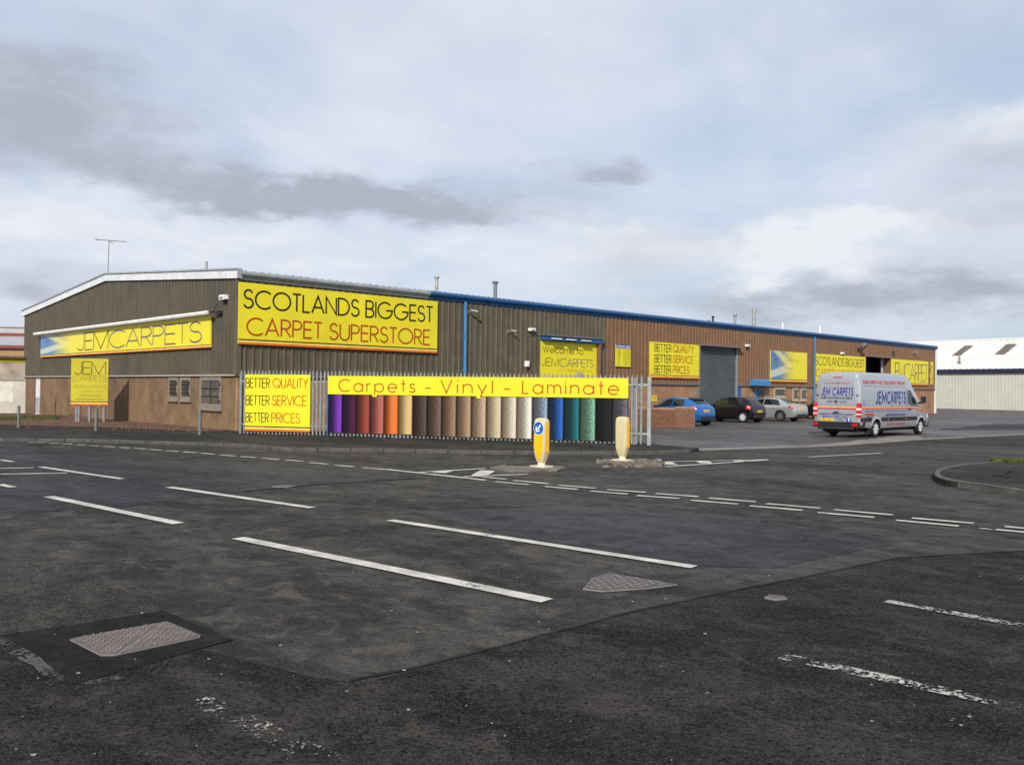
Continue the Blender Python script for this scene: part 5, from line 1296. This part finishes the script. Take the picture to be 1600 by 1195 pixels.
def cut(o, cutters):
    """take wheel arches out of a body mesh"""
    cm_ = MB()
    for (x, r_, y0, y1) in cutters: cm_.tube((x, y0, r_[1]), (x, y1, r_[1]), r_[0], r_[0], 28)
    me = cm_.mesh('cutter'); co = bpy.data.objects.new('cutter', me); COL.objects.link(co)
    co.parent = o.parent; me.materials.append(MM['black_plastic'])
    md = o.modifiers.new('arch', 'BOOLEAN'); md.object = co; md.operation = 'DIFFERENCE'; md.solver = 'EXACT'; md.material_mode = 'TRANSFER'
    dg = bpy.context.evaluated_depsgraph_get(); new = bpy.data.meshes.new_from_object(o.evaluated_get(dg)); o.modifiers.clear()
    new.polygons.foreach_set('use_smooth', [True]*len(new.polygons)); new.set_sharp_from_angle(angle=math.radians(38))
    old = o.data; o.data = new; bpy.data.objects.remove(co); bpy.data.meshes.remove(old)
def wheel(parent, x, y, r_, w, side, mrim, spokes=7):
    t_ = MB().lathe((x, y-side*w, r_), (0, side, 0), [(0, r_*.66), (.01, r_*.9), (.03, r_), (w-.03, r_), (w-.008, r_*.93), (w, r_*.80), (w-.006, r_*.69), (w-.05, r_*.66)], 28)
    wh = obj('wheel', t_, MM['tyre'], parent, world=False, smooth=35)
    rm = MB().lathe((x, y-side*.035, r_), (0, side, 0), [(0, r_*.70), (.030, r_*.70), (.034, r_*.66), (.016, r_*.60), (.012, .02)], 24)
    obj('rim', rm, MM['rim_dark'] if spokes else mrim, wh, world=False, smooth=35)
    sp = MB()
    for k in range(spokes):
        a = 2*PI*k/spokes; e = Vector((math.cos(a), 0, math.sin(a))); n_ = Vector((-math.sin(a), 0, math.cos(a))); c_ = Vector((x, y-side*.004, r_)); o_ = Vector((0, side*.008, 0))
        P = [c_+n_*.030+e*.03, c_-n_*.030+e*.03, c_-n_*(r_*.135)+e*r_*.64, c_+n_*(r_*.135)+e*r_*.64]
        sp.hexa([p-o_ for p in P]+[p+o_ for p in P])
    sp.lathe((x, y-side*.012, r_), (0, side, 0), [(0, r_*.2), (.016, r_*.18), (.022, r_*.05)], 14)
    obj('spoke', sp, mrim, wh, world=False)
def car_sec(v):
    zl, zb, zt_, wl, wb, wt = v; k = min(1, max(0, (zt_-zb)/.3))
    return [(0, zl), (wl*.8, zl), (wl, zl+.06), (wb+.012, zl+(zb-zl)*.55), (wb-.012, zb), (wt+.012, zt_-.055*k), (wt*.86, zt_-.003), (wt*.45, zt_+.018), (0, zt_+.024)]
def build_car(name, label, rear_axle, heading, st, wbase, track, wr, paint, mrim, spec, plate, spokes=7):
    t = thing(name, label, 'car', rear_axle, math.atan2(heading.y, heading.x), 'cars parked nose in to the warehouse')
    L = Loft(st, car_sec); xs0 = [r_[0] for r_ in st]; xs = []
    for a, b in zip(xs0, xs0[1:]): n = max(1, int((b-a)/.09)); xs += [a+(b-a)*k/n for k in range(n)]
    xs.append(xs0[-1])
    bo = obj('body', L.body(xs, 3), paint, t, world=False)
    tw = track/2+.12
    cut(bo, [(x, (wr+.055, wr+.01), s_*(tw-.30), s_*(tw+.3)) for x in (0, wbase) for s_ in (1, -1)])
    for x in (0, wbase):
        for s_ in (1, -1): wheel(t, x, s_*tw, wr, .2, s_, mrim, spokes)
    obj('underbody', MB().box(xs0[0]+.35, xs0[-1]-.35, -.62, .62, .17, .5), MM['black_plastic'], t, world=False)
    for s_ in (1, -1):
        for (a0_, a1_, b0_, b1_) in spec['side']:
            obj('side_window', L.patch(0, 0, 4.12, 4.9, s_, .007, 9, 4, lambda q, a=a0_, b=a1_: a+(b-a)*q, lambda q, a=b0_, b=b1_: a+(b-a)*q), MM['car_glass'], t, world=False, smooth=True)
        seam = MB()
        for sx in spec['seams']:
            g_ = L.patch(sx, sx+.012, 2.3, 4.0, s_, .003, 1, 8); n0 = len(seam.v); seam.v += g_.v; seam.f += [tuple(i+n0 for i in f) for f in g_.f]
        obj('door_seam', seam, MM['black_plastic'], t, world=False)
        for hx in spec['handles']:
            p = L.at(hx, 3.55, s_); obj('door_handle', MB().box(p.x-.09, p.x+.09, min(p.y, p.y+s_*.028)-.002, max(p.y, p.y+s_*.028), p.z-.014, p.z+.014), paint, t, world=False)
        m0 = L.at(spec['mirror'], 4.1, s_); obj('mirror', MB().extr([m0+Vector((-.06, 0, -.02)), m0+Vector((.05, 0, -.01)), m0+Vector((.03, s_*.17, 0)), m0+Vector((-.07, s_*.18, -.01))], (0, 0, .12)), paint if spec.get('pm') else MM['black_plastic'], t, world=False)
        la, lb_, lp0, lp1 = spec['tail']
        tl = obj('tail_light', L.patch(la, lb_, lp0, lp1, s_, .012, 6, 4, None, lambda q: lb_+.10*(1-q)*spec.get('tl', 1)), MM['lamp_red'], t, world=False, smooth=True)
        obj('lamp_insert', L.patch(la+.04, lb_-.02, lp0+(lp1-lp0)*.35, lp0+(lp1-lp0)*.6, s_, .018, 5, 2), MM['lamp_clear'], tl, world=False, smooth=True)
        ha, hb = spec['head']; obj('headlight', L.patch(ha, hb, 3.4, 3.95, s_, .010, 6, 3), MM['lamp_clear'], t, world=False, smooth=True)
    for nm, (a0_, a1_) in (('rear_window', spec['rear']), ('windscreen', spec['front'])):
        rows = [[L.at(a0_+(a1_-a0_)*j/8, 8-abs(q)*1.9, 1 if q >= 0 else -1, .008) for q in np.linspace(-1, 1, 11)] for j in range(9)]
        obj(nm, MB().grid(rows), MM['car_glass'], t, world=False, smooth=True)
    if 'spoiler' in spec:
        a0_, a1_ = spec['spoiler']; p, q = L.at(a0_, 8), L.at(a1_, 8); obj('spoiler', MB().hexa([(p.x-.09, -.52, p.z-.0), (p.x-.09, .52, p.z), (q.x, .56, q.z), (q.x, -.56, q.z), (p.x-.09, -.52, p.z+.035), (p.x-.09, .52, p.z+.035), (q.x, .56, q.z+.03), (q.x, -.56, q.z+.03)]), spec['spm'], t, world=False)
    x0 = xs0[0]; pz = plate
    bz = spec['bump']; obj('bumper_insert', MB().hexa([(x0-.012, -.60, bz-.10), (x0-.012, .60, bz-.10), (x0+.10, .72, bz-.12), (x0+.10, -.72, bz-.12), (x0-.012, -.56, bz+.05), (x0-.012, .56, bz+.05), (x0+.10, .66, bz+.05), (x0+.10, -.66, bz+.05)]), MM['black_plastic'], t, world=False)
    # number plate set on the tailgate
    xp = x0
    for r_ in np.linspace(xs0[0], xs0[0]+.6, 61):
        if L.at(r_, 8).z >= pz+.055: xp = r_; break
    pl_ = obj('number_plate', MB().hexa([(xp-.03, -.26, pz-.055), (xp-.03, .26, pz-.055), (xp-.005, .26, pz-.055), (xp-.005, -.26, pz-.055), (xp-.018, -.26, pz+.055), (xp-.018, .26, pz+.055), (xp, .26, pz+.055), (xp, -.26, pz+.055)]), MM['plate_yellow'], t, world=False)
    text('plate_lettering', spec['reg'], -.22, .22, pz-.03, .06, lambda a, b, l=0: Vector((xp-.026-l+(b-pz)*.11, -a, b)), MM['ink_black'], pl_, world=False, sw=.16)
    obj('wiper', MB().tube(L.at(spec['rear'][0]+.03, 8, 1, .02), L.at(spec['rear'][0]+.10, 6.6, 1, .02), .008, .005, 5), MM['black_plastic'], t, world=False)
    p = L.at(spec['ant'], 8); obj('antenna', MB().tube(p, p+Vector((-.14, 0, .14)), .008, .004, 5), MM['black_plastic'], t, world=False)
    return t
hatch = [(-.62, .40, .56, .62, .56, .64, .58), (-.60, .34, .66, .72, .66, .72, .66), (-.55, .28, .80, .87, .72, .79, .70), (-.46, .24, .90, 1.00, .78, .835, .70), (-.36, .22, .935, 1.10, .81, .85, .66),
         (-.12, .20, .95, 1.33, .84, .865, .60), (.06, .19, .955, 1.415, .85, .868, .575), (.5, .18, .95, 1.45, .85, .87, .575), (1.0, .18, .935, 1.455, .85, .87, .575), (1.5, .18, .92, 1.40, .85, .87, .57),
         (1.85, .18, .91, 1.27, .85, .87, .575), (2.35, .18, .90, .97, .85, .87, .64), (2.8, .20, .84, .885, .835, .855, .68), (3.12, .22, .74, .78, .80, .82, .66), (3.28, .27, .63, .66, .70, .72, .6), (3.34, .36, .55, .57, .56, .58, .5)]
sp_h = dict(side=[(1.02, 1.02, 2.18, 1.62), (.10, .22, .96, .96)], seams=[.98, 2.0, .12], handles=[1.15], mirror=1.98, tail=(-.50, -.30, 3.5, 4.35), head=(2.86, 3.2), rear=(-.36, -.08), front=(1.62, 2.30), bump=.42, ant=.15, reg='SN13 KLE', pm=False)
d_left = -D1
def rear_axle(u, v, half, off_l=0.0):
    p = gp(u, v, .006); return p+D1*half
HD = D2
# black hatchback
build_car('hatchback', 'black hatchback parked between the blue car and the silver saloon', rear_axle(1160.8, 660.2, .80), HD, hatch, 2.54, 1.46, .31, MM['car_black'], MM['rim'], sp_h, .66, 9)
micra = [(-.60, .42, .58, .64, .58, .66, .58), (-.58, .34, .68, .75, .68, .76, .66), (-.53, .28, .84, .92, .74, .82, .70), (-.44, .24, .95, 1.02, .79, .855, .70), (-.32, .22, .985, 1.11, .82, .87, .66),
         (-.08, .20, .99, 1.30, .85, .88, .60), (.12, .19, .985, 1.38, .86, .883, .58), (.6, .18, .96, 1.43, .86, .885, .575), (1.05, .18, .94, 1.45, .86, .885, .575), (1.5, .18, .92, 1.39, .86, .885, .57),
         (1.85, .18, .90, 1.26, .86, .885, .575), (2.4, .18, .88, .95, .86, .88, .64), (2.85, .20, .82, .865, .845, .865, .68), (3.18, .22, .73, .77, .80, .82, .66), (3.32, .27, .62, .65, .70, .72, .6), (3.38, .36, .54, .56, .56, .58, .5)]
sp_m = dict(side=[(1.05, 1.05, 2.2, 1.6), (.30, .34, .99, .99)], seams=[1.02, 2.02, .2], handles=[1.15], mirror=2.0, tail=(-.50, -.24, 3.6, 4.3), head=(2.9, 3.22), rear=(-.32, -.05), front=(1.6, 2.34), bump=.43, ant=.2, reg='SA17 OHG', pm=False, spoiler=(-.06, .2), spm=MM['black_plastic'])
p = gp(1102.5, 664.3, .006)
build_car('hatchback', 'bright blue hatchback with black spoiler behind the brick wall', p-D1*.78, HD, micra, 2.525, 1.5, .32, MM['car_blue'], MM['rim_dark'], sp_m, .78, 5)
saloon = [(-.98, .44, .60, .66, .60, .68, .60), (-.96, .36, .70, .76, .70, .77, .68), (-.91, .30, .84, .92, .75, .82, .74), (-.82, .26, .935, 1.015, .79, .85, .77), (-.60, .22, .965, 1.05, .83, .87, .75), (-.38, .2, .965, 1.085, .85, .88, .71),
          (-.05, .19, .96, 1.24, .86, .885, .62), (.30, .18, .955, 1.38, .86, .887, .575), (.8, .18, .95, 1.435, .86, .888, .57), (1.3, .18, .94, 1.44, .86, .888, .57), (1.75, .18, .93, 1.37, .86, .888, .57), (2.1, .18, .92, 1.23, .86, .888, .58),
          (2.6, .18, .91, .975, .86, .885, .66), (3.1, .20, .85, .90, .845, .865, .70), (3.42, .23, .74, .78, .80, .82, .66), (3.56, .28, .62, .66, .70, .72, .6), (3.61, .38, .54, .57, .56, .58, .5)]
sp_s = dict(side=[(1.22, 1.22, 2.42, 1.86), (.0, .30, 1.16, 1.16)], seams=[1.18, 2.2, .2], handles=[.42, 1.34], mirror=2.2, tail=(-.90, -.66, 3.55, 4.2), head=(3.05, 3.45), rear=(-.34, .26), front=(1.86, 2.55), bump=.40, ant=.5, reg='SK11 UVJ', pm=True, tl=1.6)
build_car('saloon_car', 'silver saloon with dark alloy wheels parked right of the black hatchback', rear_axle(1220, 658.2, .80), HD, saloon, 2.76, 1.55, .325, MM['car_silver'], mat('rim_grey', (.24, .24, .25), .3, .6, .1, 5, coord='obj'), sp_s, .80, 7)
# dark car mostly hidden by the van
a_ = W.inv(1256, 650)[0]
build_car('hatchback', 'dark car almost hidden between the silver saloon and the van', W.p(a_-1.85, .006, 4.0), HD, hatch, 2.54, 1.46, .31, MM['car_black'], MM['rim'], sp_h, .66, 7)

# ---- the delivery van
rr, fr_ = gp(1364.5, 682.6, .006), gp(1434.5, 678.2, .006)
hd = (fr_-rr).normalized(); WB = (fr_-rr).length; lf = Vector((-hd.y, hd.x, 0)); VS = WB/4.325
V = thing('delivery_van', 'silver high roof panel van lettered JEM CARPETS at the yard entrance', 'van', rr+lf*.86*VS, math.atan2(hd.y, hd.x)); V.scale = (VS, VS, VS*.97)
# stations: x, zl, z belt, z top, half width low, belt, shoulder (top)
vst = [(-1.42, .50, 1.16, 2.52, .90, .93, .74), (-1.40, .46, 1.16, 2.60, .94, .97, .78), (-1.33, .42, 1.16, 2.65, .955, .985, .80), (-1.0, .40, 1.16, 2.68, .96, .99, .81), (0, .36, 1.16, 2.70, .96, .99, .81), (2.6, .36, 1.16, 2.70, .96, .99, .81), (3.15, .36, 1.16, 2.66, .96, .99, .80),
       (3.55, .36, 1.16, 2.46, .96, .99, .77), (3.85, .36, 1.15, 2.18, .96, .985, .75), (4.25, .36, 1.13, 1.72, .96, .98, .75), (4.62, .36, 1.09, 1.28, .95, .97, .77), (4.95, .36, 1.00, 1.14, .94, .95, .75), (5.2, .36, .86, .98, .90, .92, .70), (5.36, .38, .66, .76, .80, .82, .64), (5.40, .44, .58, .66, .70, .72, .58)]
def van_sec(v):
    zl, zb, zt_, wl, wb, wt = v; k = (zt_-zb)
    return [(0, zl), (wl*.85, zl), (wl, zl+.05), (wb, zl+(zb-zl)*.5), (wb, zb), (wb-.02*min(1, k), zb+k*.42), (wt+(wb-wt)*.62, zb+k*.72), (wt+.02, zt_-.10*min(1, k)), (wt*.82, zt_-.01), (0, zt_+.03)]
lean = lambda x, z_: x+max(0, z_-1.0)*.065*max(0, min(1, (-.6-x)/.8))
VL = Loft(vst, van_sec, lean)
xs0 = [q[0] for q in vst]; xs = []
for a, b in zip(xs0, xs0[1:]): n = max(1, int((b-a)/.12)); xs += [a+(b-a)*k/n for k in range(n)]
xs.append(xs0[-1])
vb = obj('body', VL.body(xs, 4), MM['van_silver'], V, world=False)
cut(vb, [(x, (.41, .36), s_*.62, s_*1.3) for x in (0, 4.325) for s_ in (1, -1)])
for x in (0, 4.325):
    for s_ in (1, -1): wheel(V, x, s_*.965, .345, .23, s_, MM['rim'], 8)
obj('underbody', MB().box(-1.2, 5.1, -.7, .7, .22, .55), MM['black_plastic'], V, world=False)
def vpt(x, z_, side=-1, out=.0):
    """point on the side of the van at length x and height z"""
    P = VL.ctl(x); lo_, hi_ = 2.0, 7.2
    for _ in range(24):
        m_ = (lo_+hi_)/2; i = int(m_)
        if crom(P, i, m_-i)[1] < z_: lo_ = m_
        else: hi_ = m_
    return VL.at(x, (lo_+hi_)/2, side, out)
def vgrid(x0, x1, z0, z1, side, out, nx=12, nz=5):
    return MB().grid([[vpt(x0+(x1-x0)*i/nx, z0(x0+(x1-x0)*i/nx)+(z1(x0+(x1-x0)*i/nx)-z0(x0+(x1-x0)*i/nx))*j/nz, side, out) for i in range(nx+1)] for j in range(nz+1)])
cst = lambda c_: (lambda x: c_)
for s_ in (-1, 1):
    for a, b in ((-1.36, -.44), (.44, 3.88)):
        obj('side_moulding', vgrid(a, b, cst(.66), cst(.82), s_, .014, 14, 2), MM['black_plastic'], V, world=False, smooth=True)
    for z0_, z1_, m_ in ((1.215, 1.255, 'van_orange'), (1.165, 1.21, 'van_red')):
        dn = lambda x, c_=z0_: c_-max(0, x-3.3)**2*.085; up2 = lambda x, c_=z1_: c_-max(0, x-3.3)**2*.085
        obj('stripe', vgrid(-1.30, 4.9, dn, up2, s_, .006, 40, 1), MM[m_], V, world=False, smooth=True)
    # cab door window
    zt2 = lambda x: min(1.98, 1.98-max(0, x-3.25)*.98)
    obj('side_window', vgrid(2.98, 4.22, lambda x: 1.34-.10*(x-2.98)/1.2+max(0, 3.3-x)*.15, lambda x: max(zt2(x), 1.27), s_, .010, 18, 5), MM['car_glass'], V, world=False, smooth=True)
    q = MB()
    for a, zz0, zz1 in ((2.88, .86, 2.05), (3.98, .84, 1.22), (2.80, .86, 2.05), (1.35, .86, 2.1)):
        g_ = vgrid(a, a+.014, cst(zz0), cst(zz1), s_, .004, 1, 14); n0 = len(q.v); q.v += g_.v; q.f += [tuple(i+n0 for i in f) for f in g_.f]
    for a, b, zz in ((-1.25, 2.78, 2.12), (1.35, 2.8, 1.30), (2.9, 4.0, 1.28)):
        g_ = vgrid(a, b, cst(zz-.006), cst(zz+.006), s_, .004, 16, 1); n0 = len(q.v); q.v += g_.v; q.f += [tuple(i+n0 for i in f) for f in g_.f]
    obj('panel_seam', q, MM['van_dark'], V, world=False)
    p = vpt(2.78, 1.42, s_); obj('door_handle', MB().box(3.0, 3.2, min(p.y, p.y+s_*.05), max(p.y, p.y+s_*.05), 1.12, 1.17), MM['black_plastic'], V, world=False)
    p = vpt(4.05, 1.42, s_)
    mi = obj('wing_mirror', MB().extr([p+Vector((.02, s_*.10, -.02)), p+Vector((.14, s_*.11, -.02)), p+Vector((.11, s_*.29, 0)), p+Vector((.0, s_*.30, 0))], (0, 0, .30)), MM['black_plastic'], V, world=False)
    obj('mirror_arm', MB().tube(p-Vector((0, s_*.05, .02)), p+Vector((.06, s_*.2, .04)), .05, .05, 8), MM['black_plastic'], mi, world=False)
    for x in (0, 4.325):
        af = MB(); rows = [[], []]
        for k in range(15):
            a = math.radians(8+164*k/14)
            for r__, row in ((.415, rows[0]), (.50, rows[1])):
                z_ = .36+r__*math.sin(a); row.append(vpt(x+r__*math.cos(a), max(.5, z_), s_, .022 if r__ < .45 else .004))
        af.grid(rows); obj('wheel_arch', af, MM['van_silver'], V, world=False, smooth=True)
    obj('mud_flap', MB().box(-.52, -.48, min(s_*.74, s_*.95), max(s_*.74, s_*.95), .14, .50), MM['black_plastic'], V, world=False)
    obj('headlight', vgrid(4.95, 5.28, cst(.72), cst(.92), s_, .01, 5, 3), MM['lamp_clear'], V, world=False, smooth=True)
rows = [[VL.at(3.35+(4.55-3.35)*j/10, 9-abs(q)*1.6, 1 if q >= 0 else -1, .010) for q in np.linspace(-1, 1, 13)] for j in range(1, 11)]
obj('windscreen', MB().grid([r_ for r_ in rows[2:]]), MM['car_glass'], V, world=False, smooth=True)
obj('front_bumper', MB().hexa([(4.78, -.97, .34), (5.40, -.86, .30), (5.40, .86, .30), (4.78, .97, .34), (4.78, -.985, .62), (5.43, -.86, .60), (5.43, .86, .60), (4.78, .985, .62)]), MM['black_plastic'], V, world=False)
# rear: doors, bumper, lamps, plate, lettering
XR = -1.42
rx = lambda z_, out=0.0: XR+max(0, z_-1.0)*.065-out
rfn = lambda out: (lambda a, b, l=0: Vector((rx(b, out+l), -a, b)))
obj('rear_bumper', MB().hexa([(-1.52, -.94, .40), (-1.0, -.985, .40), (-1.0, .985, .40), (-1.52, .94, .40), (-1.54, -.95, .62), (-1.0, -1.0, .66), (-1.0, 1.0, .66), (-1.54, .95, .62)]), MM['black_plastic'], V, world=False)
obj('tow_bar', MB().tube((-1.5, -.75, .36), (-1.5, .75, .36), .045, .045, 8).tube((-1.5, 0, .36), (-1.68, 0, .38), .03, .03, 8), MM['dark_metal'], V, world=False)
def rbox(y0, y1, z0, z1, o0, o1): return MB().hexa([(rx(z0, o1), y0, z0), (rx(z0, o1), y1, z0), (rx(z0, o0), y1, z0), (rx(z0, o0), y0, z0), (rx(z1, o1), y0, z1), (rx(z1, o1), y1, z1), (rx(z1, o0), y1, z1), (rx(z1, o0), y0, z1)])
for s_ in (1, -1):
    y0, y1 = sorted((s_*.008, s_*.84)); dz_ = obj('rear_door', MB().hexa([(rx(.64, .018), y0, .64), (rx(.64, .018), y1, .64), (rx(.64, -.03), y1, .64), (rx(.64, -.03), y0, .64), (rx(2.42, .018), min(y0, y1) if s_ > 0 else -.70, 2.42), (rx(2.42, .018), .70 if s_ > 0 else y1, 2.42), (rx(2.42, -.03), .70 if s_ > 0 else y1, 2.42), (rx(2.42, -.03), y0 if s_ > 0 else -.70, 2.42)]), MM['van_silver'], V, world=False)
    y0, y1 = sorted((s_*.835, s_*.992)); l_ = obj('tail_light', rbox(y0, y1, .84, 1.42, -.10, .020), MM['lamp_red'], V, world=False)
    obj('lamp_insert', rbox(*sorted((s_*.83, s_*.996)), 1.13, 1.22, -.095, .025), MM['lamp_clear'], l_, world=False); obj('lamp_insert', rbox(*sorted((s_*.83, s_*.996)), .94, .99, -.095, .025), MM['lamp_clear'], l_, world=False)
    y0, y1 = sorted((s_*.72, s_*.93)); obj('reflector', MB().box(-1.556, -1.53, y0, y1, .47, .58), MM['lamp_red'], V, world=False)
    obj('hinge', rbox(*sorted((s_*.80, s_*.90)), 1.72, 1.76, .0, .035), MM['van_dark'], V, world=False)
obj('brake_light', rbox(-.18, .18, 2.46, 2.50, -.02, .02), MM['lamp_red'], V, world=False)
obj('stripe', rbox(-.83, .83, 1.215, 1.26, .0185, .0225), MM['van_orange'], V, world=False); obj('stripe', rbox(-.83, .83, 1.165, 1.213, .0185, .0225), MM['van_red'], V, world=False)
obj('rear_handle', rbox(-.10, .12, 1.00, 1.05, .019, .05), MM['black_plastic'], V, world=False)
wf = rbox(-.76, .76, 1.35, 1.365, .0185, .021)
obj('door_crease', wf, MM['grey_trim'], V, world=False); obj('door_crease', rbox(-.72, .72, 2.12, 2.135, .0185, .021), MM['grey_trim'], V, world=False)
rt = lambda s, y0, y1, z_, h, m_, **kw: text('rear_lettering', s, y0, y1, z_, h, rfn(.0235), MM[m_], V, world=False, **kw)
rt('www.JEMCARPETS.co.uk', -.56, .50, 2.20, .075, 'van_red', sw=.18, bold=True, track=.3); rt('JEM CARPETS', -.68, .66, 1.70, .36, 'van_ink', sw=.17, track=.34, space=.6, slant=.04, bold=True)
rt('NUMBER ONE FOR DISCOUNT CARPETS', -.70, .64, 1.585, .075, 'van_dark', sw=.16); rt('OPEN', -.42, -.16, 1.43, .07, 'van_dark', sw=.14); rt('7 DAYS', .06, .40, 1.43, .07, 'van_dark', sw=.14)
obj('emblem', MB().lathe((rx(1.47, .019), .04, 1.47), (-1, 0, 0), [(0, .062), (.01, .062), (.011, .035), (.012, .034)], 16), MM['van_dark'], V, world=False)
rt('AXMINSTER, PATTERN, LEATHER, LAMINATES', -.76, .70, .915, .07, 'van_ink', sw=.13); rt('BEDROOMS, CONTRACT, RUGS', -.60, .46, .80, .065, 'van_ink', sw=.13)
pl_ = obj('number_plate', rbox(.14, .66, .665, .775, .0185, .03), MM['plate_yellow'], V, world=False)
text('plate_lettering', 'J84 JEM', -.61, -.20, .69, .06, rfn(.032), MM['ink_black'], pl_, world=False, sw=.17)
fbk = obj('social_badge', rbox(-.62, -.42, .645, .80, .0185, .024), MM['fb_blue'], V, world=False); text('badge_letter', 'f', .49, .57, .655, .13, rfn(.026), MM['white'], fbk, world=False, sw=.22)
rt('find us', .08, .22, .74, .04, 'van_dark', sw=.15); rt('on facebook', .04, .34, .675, .04, 'van_dark', sw=.15)
# side lettering follows the side of the van (right side: a runs from the rear to the front)
sfn = lambda out: (lambda a, b, l=0: vpt(a, b, -1, out+l))
vt_ = lambda s, x0, x1, z_, h, m_, **kw: text('side_lettering', s, x0, x1, z_, h, sfn(.006), MM[m_], V, world=False, **kw)
vt_('ANOTHER FAST DELIVERY FROM', -1.1, 2.75, 2.20, .17, 'van_red', sw=.22, track=.36, bold=True); vt_('JEM', -.05, .88, 1.37, .56, 'van_ink', sw=.17, track=.34, slant=.04, bold=True); vt_('CARPETS', 1.0, 2.72, 1.37, .56, 'van_ink', sw=.17, track=.34, slant=.04, bold=True)
vt_('AXMINSTER, TWIST, VINYL, WOOD, LAMINATE, RUGS', -1.0, 2.65, 1.055, .06, 'van_ink', sw=.18); vt_('NUMBER ONE FOR DISCOUNT CARPETS', .85, 2.68, .86, .11, 'van_ink', sw=.22, track=.36, bold=True)
obj('side_badge', vgrid(-1.02, -.22, cst(.90), cst(1.0), -1, .006, 6, 2), MM['van_red'], V, world=False); vt_('BEDS', -.85, -.35, .83, .05, 'van_dark', sw=.2)
vt_('www.jemcarpets.co.uk', .95, 2.75, .49, .10, 'van_red', sw=.22)
fb2 = obj('social_badge', vgrid(-1.15, -.98, cst(1.34), cst(1.52), -1, .006, 2, 2), MM['fb_blue'], V, world=False); text('badge_letter', 'f', -1.09, -1.02, 1.35, .15, sfn(.010), MM['white'], fb2, world=False, sw=.2)
for x in (1.0, 2.7): obj('side_marker', vgrid(x, x+.07, cst(.72), cst(.76), -1, .020, 2, 1), MM['van_orange'], V, world=False)
obj('side_marker', vgrid(-1.2, -1.1, cst(.70), cst(.76), -1, .020, 2, 1), MM['lamp_red'], V, world=False)
bpy.context.view_layer.update()
